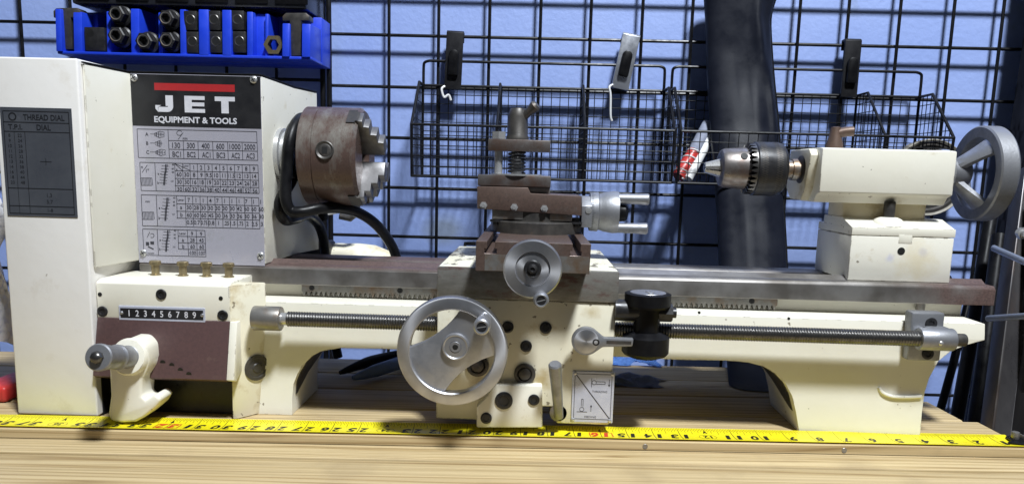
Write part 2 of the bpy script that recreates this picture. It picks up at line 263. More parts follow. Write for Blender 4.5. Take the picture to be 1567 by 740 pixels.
def mat_way():
    # ground bed way: bare steel on the working stretch, brown film towards both ends
    m = bpy.data.materials.new('way_steel'); m.use_nodes = True
    nt = m.node_tree; N = nt.nodes; L = nt.links; p = N['Principled BSDF']
    tc = N.new('ShaderNodeTexCoord')
    sx = N.new('ShaderNodeSeparateXYZ'); L.new(tc.outputs['Object'], sx.inputs[0])
    n = N.new('ShaderNodeTexNoise'); n.inputs['Scale'].default_value = 30; n.inputs['Detail'].default_value = 7; L.new(tc.outputs['Object'], n.inputs['Vector'])
    f = N.new('ShaderNodeTexNoise'); f.inputs['Scale'].default_value = 500; f.inputs['Detail'].default_value = 3; L.new(tc.outputs['Object'], f.inputs['Vector'])
    # distance from the worn middle in X
    a = N.new('ShaderNodeMath'); a.operation = 'SUBTRACT'; a.inputs[1].default_value = 8.5 * S; L.new(sx.outputs[0], a.inputs[0])
    ab = N.new('ShaderNodeMath'); ab.operation = 'ABSOLUTE'; L.new(a.outputs[0], ab.inputs[0])
    nm = N.new('ShaderNodeMath'); nm.operation = 'MULTIPLY_ADD'; nm.inputs[1].default_value = 0.10; L.new(n.outputs['Fac'], nm.inputs[0]); L.new(ab.outputs[0], nm.inputs[2])
    mr = N.new('ShaderNodeMapRange'); mr.inputs[1].default_value = 0.235; mr.inputs[2].default_value = 0.29; L.new(nm.outputs[0], mr.inputs[0])
    ge = N.new('ShaderNodeNewGeometry'); sn = N.new('ShaderNodeSeparateXYZ'); L.new(ge.outputs['Normal'], sn.inputs[0])
    tp_ = N.new('ShaderNodeMapRange'); tp_.inputs[1].default_value = 0.5; tp_.inputs[2].default_value = 0.9; L.new(sn.outputs[2], tp_.inputs[0])
    rx = N.new('ShaderNodeMapRange'); rx.inputs[1].default_value = 0.44; rx.inputs[2].default_value = 0.53
    rxn = N.new('ShaderNodeMath'); rxn.operation = 'MULTIPLY_ADD'; rxn.inputs[1].default_value = 0.12; L.new(n.outputs['Fac'], rxn.inputs[0]); L.new(sx.outputs[0], rxn.inputs[2]); L.new(rxn.outputs[0], rx.inputs[0])
    mxm = N.new('ShaderNodeMath'); mxm.operation = 'MAXIMUM'; L.new(tp_.outputs[0], mxm.inputs[0]); L.new(rx.outputs[0], mxm.inputs[1])
    film = N.new('ShaderNodeMath'); film.operation = 'MULTIPLY'; L.new(mr.outputs[0], film.inputs[0]); L.new(mxm.outputs[0], film.inputs[1])
    st = N.new('ShaderNodeValToRGB'); st.color_ramp.elements[0].position = 0.35; st.color_ramp.elements[1].position = 0.65
    st.color_ramp.elements[0].color = (0.33, 0.315, 0.30, 1); st.color_ramp.elements[1].color = (0.17, 0.155, 0.14, 1); L.new(n.outputs['Fac'], st.inputs[0])
    br = N.new('ShaderNodeValToRGB'); br.color_ramp.elements[0].position = 0.35; br.color_ramp.elements[1].position = 0.65
    br.color_ramp.elements[0].color = (0.135, 0.088, 0.078, 1); br.color_ramp.elements[1].color = (0.082, 0.054, 0.048, 1); L.new(f.outputs['Fac'], br.inputs[0])
    mx = N.new('ShaderNodeMix'); mx.data_type = 'RGBA'; L.new(film.outputs[0], mx.inputs[0]); L.new(st.outputs[0], mx.inputs[6]); L.new(br.outputs[0], mx.inputs[7])
    L.new(mx.outputs[2], p.inputs['Base Color'])
    mm = N.new('ShaderNodeMapRange'); mm.inputs[3].default_value = 0.8; mm.inputs[4].default_value = 0.2; L.new(film.outputs[0], mm.inputs[0]); L.new(mm.outputs[0], p.inputs['Metallic'])
    p.inputs['Roughness'].default_value = 0.42
    MATS['way_steel'] = m
mat_way()

# ------------------------------------------------------------------ mesh helpers (inches)
def BM(): return bmesh.new()
def quadbox(bm, x0, x1, y0, y1, z0, z1):
    v = [bm.verts.new((x, y, z)) for x in (x0, x1) for y in (y0, y1) for z in (z0, z1)]
    for f in ((0, 1, 3, 2), (4, 6, 7, 5), (0, 4, 5, 1), (2, 3, 7, 6), (0, 2, 6, 4), (1, 5, 7, 3)):
        bm.faces.new([v[i] for i in f])
    return bm
def bev(bm, wd, seg=2, ang=0.5):
    bmesh.ops.recalc_face_normals(bm, faces=bm.faces)
    es = [e for e in bm.edges if len(e.link_faces) == 2 and e.calc_face_angle(0) > ang]
    bmesh.ops.bevel(bm, geom=es, offset=wd, segments=seg, profile=0.5, affect='EDGES', clamp_overlap=True)
    return bm
def box(x0, x1, y0, y1, z0, z1, b=0.0, seg=2):
    bm = quadbox(BM(), min(x0, x1), max(x0, x1), min(y0, y1), max(y0, y1), min(z0, z1), max(z0, z1))
    if b: bev(bm, b, seg)
    return bm
def pbox(px0, py0, px1, py1, yf, yb, b=0.0):
    x0, x1, z0, z1 = R4(px0, py0, px1, py1, yf)
    return box(x0, x1, yf, yb, z0, z1, b)
def frame(d):
    d = Vector(d).normalized()
    a = Vector((0, 0, 1)) if abs(d.z) < 0.9 else Vector((1, 0, 0))
    u = d.cross(a).normalized(); v = d.cross(u).normalized()
    return d, u, v
def revolve(bm, o, d, prof, n=32, cap0=True, cap1=True):
    o = Vector(o); d, u, v = frame(d); rings = []
    for t, r in prof:
        rings.append([bm.verts.new(o + d * t + (u * math.cos(2 * math.pi * i / n) + v * math.sin(2 * math.pi * i / n)) * r) for i in range(n)])
    for a, b in zip(rings, rings[1:]):
        for i in range(n): bm.faces.new((a[i], a[(i + 1) % n], b[(i + 1) % n], b[i]))
    if cap0: bm.faces.new(rings[0])
    if cap1: bm.faces.new(rings[-1])
    return bm
def cyl(p0, p1, r, n=32, b=0.0, bm=None, r1=None):
    p0, p1 = Vector(p0), Vector(p1); L = (p1 - p0).length; r1 = r if r1 is None else r1
    if b: prof = [(0, r - b), (b * .3, r - b * .3), (b, r), (L - b, r1), (L - b * .3, r1 - b * .3), (L, r1 - b)]
    else: prof = [(0, r), (L, r1)]
    return revolve(bm or BM(), p0, p1 - p0, prof, n)
def tube(pts, r, n=10, bm=None, rf=None):
    bm = bm or BM(); pts = [Vector(p) for p in pts]; rings = []; pu = None
    for i, p in enumerate(pts):
        d = (pts[min(i + 1, len(pts) - 1)] - pts[max(i - 1, 0)]).normalized()
        if pu is None: _, u, v = frame(d)
        else:
            u = (pu - d * pu.dot(d)).normalized(); v = d.cross(u)
        pu = u; rr = rf(i / (len(pts) - 1)) * r if rf else r
        rings.append([bm.verts.new(p + (u * math.cos(2 * math.pi * k / n) + v * math.sin(2 * math.pi * k / n)) * rr) for k in range(n)])
    for a, b in zip(rings, rings[1:]):
        for k in range(n): bm.faces.new((a[k], a[(k + 1) % n], b[(k + 1) % n], b[k]))
    bm.faces.new(rings[0]); bm.faces.new(rings[-1])
    return bm
def prism(poly, axis, a, b, bv=0.0, bm=None, seg=2):
    bm2 = BM()
    def V(p, t): return (t, p[0], p[1]) if axis == 'x' else (p[0], t, p[1]) if axis == 'y' else (p[0], p[1], t)
    A = [bm2.verts.new(V(p, a)) for p in poly]; B = [bm2.verts.new(V(p, b)) for p in poly]; n = len(poly)
    bm2.faces.new(A); bm2.faces.new(B[::-1])
    for i in range(n): bm2.faces.new((A[i], B[i], B[(i + 1) % n], A[(i + 1) % n]))
    if bv: bev(bm2, bv, seg)
    if bm is not None:
        merge(bm, bm2); return bm
    return bm2
def merge(bm, other):
    mp = {v: bm.verts.new(v.co) for v in other.verts}
    for f in other.faces:
        try: bm.faces.new([mp[v] for v in f.verts])
        except ValueError: pass
    other.free(); return bm
def smoothcurve(pts, k=8):
    pts = [Vector(p) for p in pts]; out = []
    for i in range(len(pts) - 1):
        p0, p1, p2, p3 = pts[max(i - 1, 0)], pts[i], pts[i + 1], pts[min(i + 2, len(pts) - 1)]
        for j in range(k):
            t = j / k
            out.append(0.5 * ((2 * p1) + (p2 - p0) * t + (2 * p0 - 5 * p1 + 4 * p2 - p3) * t * t + (3 * p1 - p0 - 3 * p2 + p3) * t ** 3))
    out.append(pts[-1]); return out
def ngon(cx, cy, r, n=24, a0=0.0, a1=None):
    if a1 is None: return [(cx + r * math.cos(2 * math.pi * i / n), cy + r * math.sin(2 * math.pi * i / n)) for i in range(n)]
    return [(cx + r * math.cos(a0 + (a1 - a0) * i / n), cy + r * math.sin(a0 + (a1 - a0) * i / n)) for i in range(n + 1)]

ORG = {}
def thing(name, label, cat, org=(0, 0, 0), group=None):
    o = bpy.data.objects.new(name, None); COL.objects.link(o); o.empty_display_size = 0.02
    o.location = Vector(org) * S; ORG[o.name] = Vector(org)
    o['label'] = label; o['category'] = cat
    if group: o['group'] = group
    return o
def obj(name, bm, mt, parent=None, org=None, angle=35, kind=None, label=None):
    base = Vector(org) if org is not None else (ORG[parent.name] if parent else Vector((0, 0, 0)))
    bmesh.ops.recalc_face_normals(bm, faces=bm.faces)
    for v in bm.verts: v.co = (v.co - base) * S
    me = bpy.data.meshes.new(name); bm.to_mesh(me); bm.free()
    me.materials.append(MATS[mt])
    for p in me.polygons: p.use_smooth = True
    me.set_sharp_from_angle(angle=math.radians(angle))
    o = bpy.data.objects.new(name, me); COL.objects.link(o)
    if parent:
        o.parent = parent; o.location = (base - ORG[parent.name]) * S
    else: o.location = base * S
    ORG[o.name] = base
    if kind: o['kind'] = kind
    if label: o['label'] = label
    return o
def tag(o, label, cat, group=None):
    o['label'] = label; o['category'] = cat
    if group: o['group'] = group
    return o
def dup(root, dloc):
    c = root.copy(); COL.objects.link(c); c.location = root.location + Vector(dloc) * S; ORG[c.name] = ORG[root.name] + Vector(dloc)
    for ch in root.children:
        k = ch.copy(); COL.objects.link(k); k.parent = c
        for g in ch.children:
            q = g.copy(); COL.objects.link(q); q.parent = k
    return c

# ------------------------------------------------------------------ lettering
GLY = {}
def glyph(s, bold=0.0):
    key = (s, bold)
    if key in GLY: return GLY[key]
    cu = bpy.data.curves.new('t', 'FONT'); cu.body = s; cu.offset = bold; cu.resolution_u = 3; cu.fill_mode = 'FRONT'
    o = bpy.data.objects.new('t', cu); COL.objects.link(o)
    dg = bpy.context.evaluated_depsgraph_get(); dg.update()
    me = o.evaluated_get(dg).to_mesh()
    vs = [(v.co.x, v.co.y) for v in me.vertices]; fs = [tuple(p.vertices) for p in me.polygons]
    o.evaluated_get(dg).to_mesh_clear(); bpy.data.objects.remove(o); bpy.data.curves.remove(cu)
    x0 = min(v[0] for v in vs); x1 = max(v[0] for v in vs)
    GLY[key] = ([((x - x0), y) for x, y in vs], fs, x1 - x0)
    return GLY[key]
CAPH = max(v[1] for v in glyph('H')[0])
def text(bm, s, o, u, v, h, bold=0.0, width=None, align='c', shear=0.0):
    """letters of cap height h; o is the centre (align c) or the left end of the base line, u/v are unit directions"""
    vs, fs, wd = glyph(s, bold); k = h / CAPH; kx = k if width is None else width / wd
    if align == 'c': ox, oy = -wd * kx / 2, -h / 2
    else: ox, oy = 0, 0
    o, u, v = Vector(o), Vector(u), Vector(v)
    nv = [bm.verts.new(o + u * (x * kx + ox + shear * y * k) + v * (y * k + oy)) for x, y in vs]
    for f in fs:
        try: bm.faces.new([nv[i] for i in f])
        except ValueError: pass
def strip(bm, a, b, wd, nrm):
    a, b, nrm = Vector(a), Vector(b), Vector(nrm)
    s = (b - a).cross(nrm).normalized() * wd / 2
    bm.faces.new([bm.verts.new(p) for p in (a - s, b - s, b + s, a + s)])

# ================================================================== the setting
ROT = math.radians(2.477)        # bench edge and tape run at a slight angle to the lathe and the wall
WALL = 20.05; GRID = 19.25
bm = box(-60, 60, WALL, WALL + 1, -30, 60)
wall = obj('wall', bm, 'wall_plaster', org=(0, WALL, 0)); wall['kind'] = 'structure'
bench = bpy.data.objects.new('bench_top', None); COL.objects.link(bench); ORG[bench.name] = Vector((0, 0, 0)); bench['kind'] = 'structure'
ends = [19.9, 19.35, 18.85, 18.6]
seams = [(-1.29, 1.91), (1.98, 4.72), (4.80, 7.40), (7.48, 10.2)]
for (a, b), e in zip(seams, ends):
    p = bev(box(-32, e, a, b, -0.75, 0.0), 0.09, 3)
    obj('plank', p, 'wood', bench, org=(-32, a, 0))
obj('plank', box(-32, 23, -2.70, -1.36, -1.2, -0.30, 0.07), 'wood', bench, org=(-32, -2.7, -0.4))
obj('plank', box(-32, 23, -9, -2.76, -1.2, -0.345, 0.05), 'wood', bench, org=(-32, -8, -0.4))
bm = prism([(-1.34, -0.31), (-1.34, 0.0), (-1.30, 0.022), (-0.98, 0.022), (-0.98, 0.005), (-1.295, 0.004), (-1.295, -0.31)], 'x', -32, 20.4)
obj('edge_board', bm, 'wood', bench, org=(-32, -1.3, 0))
for x in (5.55, 12.9):
    b2 = revolve(BM(), (x, -1.34, -0.17), (0, -1, 0), [(0, 0.10), (0.012, 0.09), (0.004, 0.04)], 14)
    obj('screw_head', b2, 'old_steel', bench)
bench.rotation_euler = (0, 0, ROT)

# ================================================================== the lathe
LO = Vector((1, 4, 0))
lathe = thing('metal_lathe', 'cream and maroon benchtop metal lathe with silver handwheels standing on a wooden bench', 'lathe', LO)
def part(name, bm, mt, parent=None, **k): return obj(name, bm, mt, parent or lathe, **k)
YC, ZC = 4.4, 10.05               # spindle axis
YW0, YW1, ZB = 2.12, 6.55, 5.68   # bed ways

# ---- bed casting: front elevation with two arches, sides flaring to the feet
def yf(z):
    return 0.58 + 0.085 * z
def PS(px, py):
    z = 2.0
    for _ in range(25):
        p = PY(px, py, yf(z)); z = min(max(p.z, 0), 4.4) * 0.6 + z * 0.4
    return (p.x, max(p.z, 0))
prof = [(-13.5, 0.0)] + [PS(447, 632)[:1] + (0.0,)]
prof += [PS(*q) for q in [(447, 610), (449, 587), (455, 572), (464, 557), (476, 545), (491, 537), (520, 532), (580, 533)]]
prof += [PS(*q) for q in [(960, 546), (1040, 550), (1110, 551), (1145, 554), (1168, 560), (1188, 572), (1203, 588), (1212, 605), (1218, 630)]]
prof += [(PS(1223, 661)[0], 0.0), (PS(1408, 664)[0], 0.0)]
prof += [PS(*q) for q in [(1411, 630), (1415, 600), (1422, 578), (1436, 552), (1455, 537), (1480, 527), (1507, 520)]]
xe = PS(1507, 500)[0]
prof += [(xe, 4.40), (-13.5, 4.40)]
bm = BM()
f = bm.faces.new([bm.verts.new((x, 0, z)) for x, z in prof])
for z in (0.3, 0.8, 1.4, 2.0, 2.6, 3.2, 3.8):
    bmesh.ops.bisect_plane(bm, geom=bm.verts[:] + bm.edges[:] + bm.faces[:], plane_co=(0, 0, z), plane_no=(0, 0, 1))
r = bmesh.ops.extrude_face_region(bm, geom=bm.faces[:])
back = {g for g in r['geom'] if isinstance(g, bmesh.types.BMVert)}
for v in bm.verts:
    v.co.y = 4.2 if v in back else yf(v.co.z)
bev(bm, 0.09, 3, 0.7)
bed = part('bed', bm, 'cream')
for xa, xb in ((-13.2, -9.6), (13.4, 16.2)): part('rear_foot', box(xa, xb, 4.6, 8.2, 0.01, 4.3, .08), 'cream', bed)
part('rear_web', box(-13.2, xe - .6, 4.2, 7.8, 2.9, 4.35, .06), 'cream', bed)
part('web', box(-13.5, xe - 0.02, 2.62, 6.2, 4.3, 5.1), 'cream', bed)
# dark sheets on the inner faces of the feet, standing in for shaded hollows
def hollow_shade(path, sgn):
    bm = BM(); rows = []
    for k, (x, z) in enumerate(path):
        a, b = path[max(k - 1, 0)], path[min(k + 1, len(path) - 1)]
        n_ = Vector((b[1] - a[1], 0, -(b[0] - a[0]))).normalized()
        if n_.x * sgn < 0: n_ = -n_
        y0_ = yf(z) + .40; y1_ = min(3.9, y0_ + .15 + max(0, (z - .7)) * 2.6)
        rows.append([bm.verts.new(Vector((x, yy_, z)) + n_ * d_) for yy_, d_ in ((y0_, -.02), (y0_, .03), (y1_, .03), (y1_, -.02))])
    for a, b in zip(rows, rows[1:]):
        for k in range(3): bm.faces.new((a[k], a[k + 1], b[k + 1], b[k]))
    part('foot_hollow_shade', bm, 'dark_iron', bed)
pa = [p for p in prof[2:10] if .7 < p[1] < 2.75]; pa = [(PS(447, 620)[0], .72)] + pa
hollow_shade(pa, 1)
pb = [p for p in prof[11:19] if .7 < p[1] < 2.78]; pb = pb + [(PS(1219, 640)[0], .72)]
hollow_shade(pb, -1)
bx0, bx1, bz0, bz1 = R4(1352, 560, 1413, 607, 0.9)
# ways
wx0, wx1 = PX_(213, 405, YW0), PX_(1524, 446, YW0)
def waybar(y0, y1): return bev(prism([(y0, 4.92), (y0, ZB - 0.13), (y0 + 0.15, ZB), (y1, ZB), (y1, 4.92)], 'x', wx0, wx1), 0.02, 1)
part('bed_way', waybar(YW0, YW0 + 1.5), 'way_steel', org=(0, YW0, 5)); part('bed_way', waybar(YW1 - 1.3, YW1), 'way_steel', org=(0, YW1, 5))
bm = prism([(2.85, ZB), (3.15, ZB + 0.16), (3.45, ZB)], 'x', wx0 + 3.2, wx1 - .02); part('way_ridge', bm, 'way_steel', org=(0, 3, 5))
# racks under the front way
def rack(pa, pb, py):
    x0, z0 = PX_(pa, py, 2.35), PZ_(pa, py, 2.35); x1 = PX_(pb, py, 2.35)
    n = int((x1 - x0) / 0.2); pts = [(x0, 4.92), (x0, 4.63)]
    for i in range(n):
        a = x0 + 0.2 * i
        pts += [(a + 0.03, 4.63), (a + 0.075, 4.47), (a + 0.11, 4.47), (a + 0.165, 4.63)]
    pts += [(x0 + 0.2 * n, 4.63), (x0 + 0.2 * n, 4.92)]
    r_ = part('rack', prism(pts, 'y', 2.33, 2.75), 'old_steel')
    return r_
rk = rack(462, 700, 452)
for px in (477, 612): part('rack_screw', revolve(BM(), (PX_(px, 435, 2.32), 2.335, 4.78), (0, -1, 0), [(0, .11), (.02, .11), (.02, .05), (.006, .05)], 14), 'black_oxide', rk)
rk = rack(935, 1190, 468)
part('rack_screw', revolve(BM(), (PX_(1151, 455, 2.32), 2.335, 4.78), (0, -1, 0), [(0, .11), (.02, .11), (.02, .05), (.006, .05)], 14), 'black_oxide', rk)
part('oil_plug', cyl((PX_(1411, 466, 2.3), 2.42, 4.95), (PX_(1411, 466, 2.3), 2.42, 4.62), .17, 6), 'old_steel')
for px, py in ((1207, 487), (1070, 478)): 
    p = PS(px, py); part('bolt_hole', revolve(BM(), (p[0], yf(p[1]) - 0.012, p[1]), (0, 1, 0), [(0, .055), (.05, .05)], 12), 'hole_black', bed)
p = PS(1405, 590); pz = [(p[0] - 1.35, 1.62), (p[0] + .05, 1.60), (p[0] + .05, 1.72), (p[0] - 1.3, 1.75), (p[0] - 1.42, 1.70)]
bm = tube(smoothcurve([PY(1345, 592, yf(1.9) - .0), PY(1350, 600, yf(1.75) - .03), PY(1365, 606, yf(1.65) - .05), PY(1390, 607, yf(1.6) - .05), PY(1410, 606, yf(1.6) - .04)], 5), 0.07, 8)
part('casting_lip', bm, 'cream', bed)

# ---- lead screw
YL = 0.02; ZL = (PZ_(600, 491, YL) + PZ_(1200, 513, YL)) / 2
xs0, xs1 = PX_(440, 487, YL), PX_(1412, 521, YL)
prof2 = []; x = xs0; q = 0.10
while x < xs1:
    prof2 += [(x - xs0, .25), (x - xs0 + q * .3, .29), (x - xs0 + q * .55, .29), (x - xs0 + q * .85, .25)]; x += q
ls = part('lead_screw', revolve(BM(), (xs0, YL, ZL), (1, 0, 0), prof2, 16), 'screw_steel', angle=80)
xb0, xb1 = PX_(388, 487, YL), PX_(431, 487, YL)
part('coupling', cyl((xb0, YL, ZL), (xb1, YL, ZL), .46, 32, .05), 'old_steel', ls)
part('shaft_neck', cyl((xb1 - .05, YL, ZL), (xs0 + .05, YL, ZL), .24, 24), 'bright_steel', ls)
xr0, xr1 = PX_(1404, 521, YL), PX_(1458, 523, YL)
part('shaft_end', cyl((xr0, YL, ZL), (PX_(1477, 524, YL), YL, ZL), .24, 24, .06), 'dark_iron', ls)
# end bracket
x0, x1, z0, z1 = R4(1392, 478, 1443, 552, .42)
bk = part('screw_bracket', box(x0, x1, .42, 1.0, z0, z1, .08), 'cast_aluminium')
part('bracket_boss', merge(cyl((xr0, YL, ZL), (xr1, YL, ZL), .42, 32, .06), box(x0 + .45, x1 + .1, YL, .6, ZL - .38, ZL + .42, .1)), 'cast_aluminium', bk)
part('set_screw', revolve(BM(), (PX_(1440, 528, -.4), YL - .42, ZL - .06), (0, -1, 0), [(0, .09), (.03, .07), (.05, .02)], 12), 'bright_steel', bk)
for zz in (z0 + .28, z1 - .4):
    part('cap_screw', revolve(BM(), ((x0 + x1) / 2 + .12, .42, zz), (0, -1, 0), [(-.02, .22), (.03, .22), (.04, .2), (.04, .11), (.012, .1)], 20), 'black_oxide', bk)

# ---- gear cover, headstock
cx0, cx1 = PX_(2, 300, -0.55), PX_(124, 200, -0.55)
zt = PZ_(60, 88, -0.55)
cover = part('gear_cover', box(cx0, cx1, -0.55, 8.6, 0.06, zt, .07, 3), 'cream_white')
sx0, sx1 = PX_(203, 180, 2.2), PX_(401, 200, 2.2)
ztop = PZ_(300, 114, 2.2)
hpoly = [(cx1 + .02, -0.30), (cx1 + .10, -0.30), (sx0 - .02, 2.2), (sx1 + .02, 2.2), (sx1 + .04, 6.4), (sx1 + .45, 8.4), (cx1 + .02, 8.4)]
hs = part('headstock', prism(hpoly, 'z', ZB + .02, ztop, .05), 'cream_mid')
part('top_edge', prism([(cx1 + .03, -0.36), (cx1 + .12, -0.34), (sx0, 2.14), (sx1 + .03, 2.14), (sx1 + .06, 6.4), (sx1 + .47, 8.4), (cx1 + .03, 8.4)], 'z', ztop + .01, ztop + .07, .015), 'black_plastic', hs)
# gear cover sticker
tx0, tx1, tz0, tz1 = R4(6, 165, 114, 331, -0.56)
st = part('chart_sticker', box(tx0, tx1, -.575, -.54, tz0, tz1), 'sticker_grey')
bm = BM(); U, V, NN = (1, 0, 0), (0, 0, 1), (0, -1, 0); yy = -.580
W_, H_ = tx1 - tx0, tz1 - tz0
def sp(u, v, y=-.580): return (tx0 + u * W_, y, tz1 - v * H_)
for v in (.035, .135, .22, .74, .905, .975): strip(bm, sp(.04, v), sp(.96, v), .028, NN)
for u in (.04, .96): strip(bm, sp(u, .035), sp(u, .975), .028, NN)
strip(bm, sp(.33, .22), sp(.33, .975), .02, NN); strip(bm, sp(.18, .22), sp(.18, .975), .016, NN)
text(bm, 'THREAD DIAL', sp(.61, .088), U, V, .19, .02, W_ * .58); text(bm, 'DIAL', sp(.6, .178), U, V, .19, .02, W_ * .2); text(bm, 'T.P.I.', sp(.2, .178), U, V, .17, .02, W_ * .2)
for k in range(10):
    text(bm, ['8', '9', '10', '11', '12', '13', '14', '16', '18', '20'][k], sp(.11, .255 + k * .048), U, V, .11); text(bm, ['22', '24', '26', '28', '32', '36', '38', '40', '44', '48'][k], sp(.255, .255 + k * .048), U, V, .11)
text(bm, '1,3', sp(.62, .80), U, V, .13); text(bm, '5,7', sp(.62, .86), U, V, .13); text(bm, '1-8', sp(.62, .94), U, V, .12)
strip(bm, sp(.52, .49), sp(.68, .49), .02, NN); strip(bm, sp(.60, .46), sp(.60, .52), .02, NN)
for i in range(18):
    a = i / 18 * 6.283; strip(bm, (tx0 + .17 * W_ + math.cos(a) * .1, yy, tz1 - .085 * H_ + math.sin(a) * .1), (tx0 + .17 * W_ + math.cos(a) * .15, yy, tz1 - .085 * H_ + math.sin(a) * .15), .04, NN)
part('sticker_print', bm, 'sticker_print', st)

# ---- headstock sign
SY = 2.2 - .045
gx0, gx1 = sx0, sx1; gz1 = ztop - .02; gz0 = PZ_(306, 404, SY)
sg = part('sign_plate', box(gx0, gx1, SY, 2.19, gz0, gz1, .01, 1), 'sign_silver')
GW, GH = gx1 - gx0, gz1 - gz0
def zq(zx, zy, lift=.006):       # position on the sign from the enlarged view of it
    v = (zy - 25 - 0.040 * (zx - 20)) / 702.0
    xl, xr = 20 + 33 * v, 503 + 5 * v
    u = (zx - xl) / (xr - xl)
    return Vector((gx0 + u * GW, SY - lift, gz1 - v * GH))
def hz(a, b): return zq(a[0], a[1]), zq(b[0], b[1])
def rect(bm, zx0, zy0, zx1, zy1, lift=.006):
    a = zq(zx0, zy0, lift); c = zq(zx1, zy1 , lift)
    bm.faces.new([bm.verts.new(p) for p in ((a.x, a.y, a.z), (c.x, a.y, a.z), (c.x, a.y, c.z), (a.x, a.y, c.z))])
band_z = zq(260, 224).z
part('sign_band', box(gx0 + .01, gx1 - .01, SY - .004, SY + .01, band_z, gz1 - .02), 'sign_black', sg)
bm = BM(); rect(bm, 110, 61, 408, 99, .009); part('red_bar', bm, 'sign_red', sg)
bm = BM()
def lpoly(pts): bm.faces.new([bm.verts.new(p) for p in pts])
la, lc = zq(112, 105), zq(408, 175); lz1, lz0 = la.z, lc.z - .02; lh = lz1 - lz0; yL = SY - .010
jx0, jx1 = zq(114, 140).x, zq(180, 140).x; ex0, ex1 = zq(222, 140).x, zq(297, 140).x; qx0, qx1 = zq(334, 140).x, zq(408, 140).x
th = lh * .30; cxj = (jx0 + jx1 - .0) / 2
def q4(x0, x1, z0, z1): lpoly([(x0, yL, z0), (x1, yL, z0), (x1, yL, z1), (x0, yL, z1)])
jw = (jx1 - jx0) * .42; rj = lh * .36
q4(jx1 - jw, jx1, lz0 + rj, lz1)
ox = [((jx1 - rj) + rj * math.cos(-i / 8 * math.pi / 2), (lz0 + rj) - rj * math.sin(i / 8 * math.pi / 2)) for i in range(9)]
ix = [((jx1 - rj) + max(rj - jw, .02) * math.cos(-i / 8 * math.pi / 2), (lz0 + rj) - max(rj - th, .02) * math.sin(i / 8 * math.pi / 2)) for i in range(9)]
for i in range(8): lpoly([(ox[i][0], yL, ox[i][1]), (ox[i + 1][0], yL, ox[i + 1][1]), (ix[i + 1][0], yL, ix[i + 1][1]), (ix[i][0], yL, ix[i][1])])
q4(jx0 + rj * .45, jx1 - rj, lz0, lz0 + th)
lpoly([(jx0, yL, lz0 + lh * .40), (jx0 + .0, yL, lz0 + rj * .5), (jx0 + rj * .45, yL, lz0), (jx0 + rj * .55, yL, lz0 + th), (jx0 + jw * .8, yL, lz0 + lh * .40)])
ew = (ex1 - ex0) * .36
q4(ex0, ex0 + ew, lz0, lz1)
for z in (lz0, lz0 + lh * .385, lz1 - lh * .23): q4(ex0 + ew, ex1 - (.02 if z == lz0 + lh * .385 else 0), z, z + lh * .23)
q4(qx0, qx1, lz1 - lh * .27, lz1); xm = (qx0 + qx1) / 2; q4(xm - ew / 2, xm + ew / 2, lz0, lz1 - lh * .27)
c = zq(262, 196.5); text(bm, 'EQUIPMENT & TOOLS', (c.x, yL, c.z - .02), U, V, .215, .03, zq(414, 200).x - zq(110, 200).x)
part('lettering', bm, 'sign_white', sg)
# chart lines and numbers
bm = BM(); LW = .022
def ln(x0, y0, x1, y1, wd=LW): strip(bm, zq(x0, y0), zq(x1, y1), wd, NN)
def hl(y, x0, x1, ref): ln(x0, y + .037 * (x0 - ref), x1, y + .037 * (x1 - ref))
def grid_table(xl, xr, ytop, ybot, cols, rows, ref):
    hl(ytop, xl, xr, ref); hl(ybot, xl + 5, xr + 3, ref)
    ln(xl, ytop, xl + 5, ybot); ln(xr, ytop + .037 * (xr - ref), xr + 3, ybot + .037 * (xr - ref))
def tx(s, zx, zy, h=.13, wd=None, bold=.012):
    c = zq(zx, zy, .007); g = glyph(s, bold)[2] * h / CAPH; text(bm, s, c, U, V, h, bold, min(g * .92, wd or 9))
# A: speeds
grid_table(46, 486, 227, 332, 0, 0, 46)
ln(160, 231, 165, 337)
hl(271, 162, 487, 162); hl(303, 163, 488, 162)
for x in (216, 270, 324, 379, 432): ln(x, 271 + .037 * (x - 162), x + 2, 337 + .037 * (x - 162))
for k, (a, b) in enumerate(zip(('130', '300', '400', '600', '1000', '2000'), ('BC1', 'BC2', 'AC1', 'BC3', 'AC2', 'AC3'))):
    x = 190 + 54 * k; tx(a, x, 288 + .037 * (x - 162), .20, .32 if len(a) < 4 else .44); tx(b, x + 2, 321 + .037 * (x - 162), .20, .34)
for k, s in enumerate('ABC'): tx(s, 82 + 1.5 * k, 247 + 33 * k, .13); ln(94, 246 + 33 * k, 140, 248 + 33 * k, .014)
for k in range(3):
    cxq = 122 + 2 * k; cyq = 248 + 33 * k
    for dx in ((-10, -4, 4, 12, 20) if k != 1 else (-2, 4, 10)): ln(cxq + dx, cyq - 10 + abs(dx - 4) * .5, cxq + dx, cyq + 12 - abs(dx - 4) * .5, .03)
    ln(cxq - 12, cyq - 4, cxq + 10, cyq - 12, .014); ln(cxq - 12, cyq + 4, cxq + 10, cyq + 14, .014)
    if k != 1: ln(cxq + 8, cyq - 11, cxq + 24, cyq - 8, .014); ln(cxq + 8, cyq + 12, cxq + 24, cyq + 9, .014); ln(cxq + 24, cyq - 8, cxq + 24, cyq + 9, .014)
pts = [(202 + 10 * math.cos(a), 244 + 9 * math.sin(a)) for a in [0.3 + i * 0.5 for i in range(12)]]
for a, b in zip(pts, pts[1:]): ln(a[0], a[1], b[0], b[1], .018)
ln(197, 268, 216, 243, .018); tx('min', 223, 264, .10)
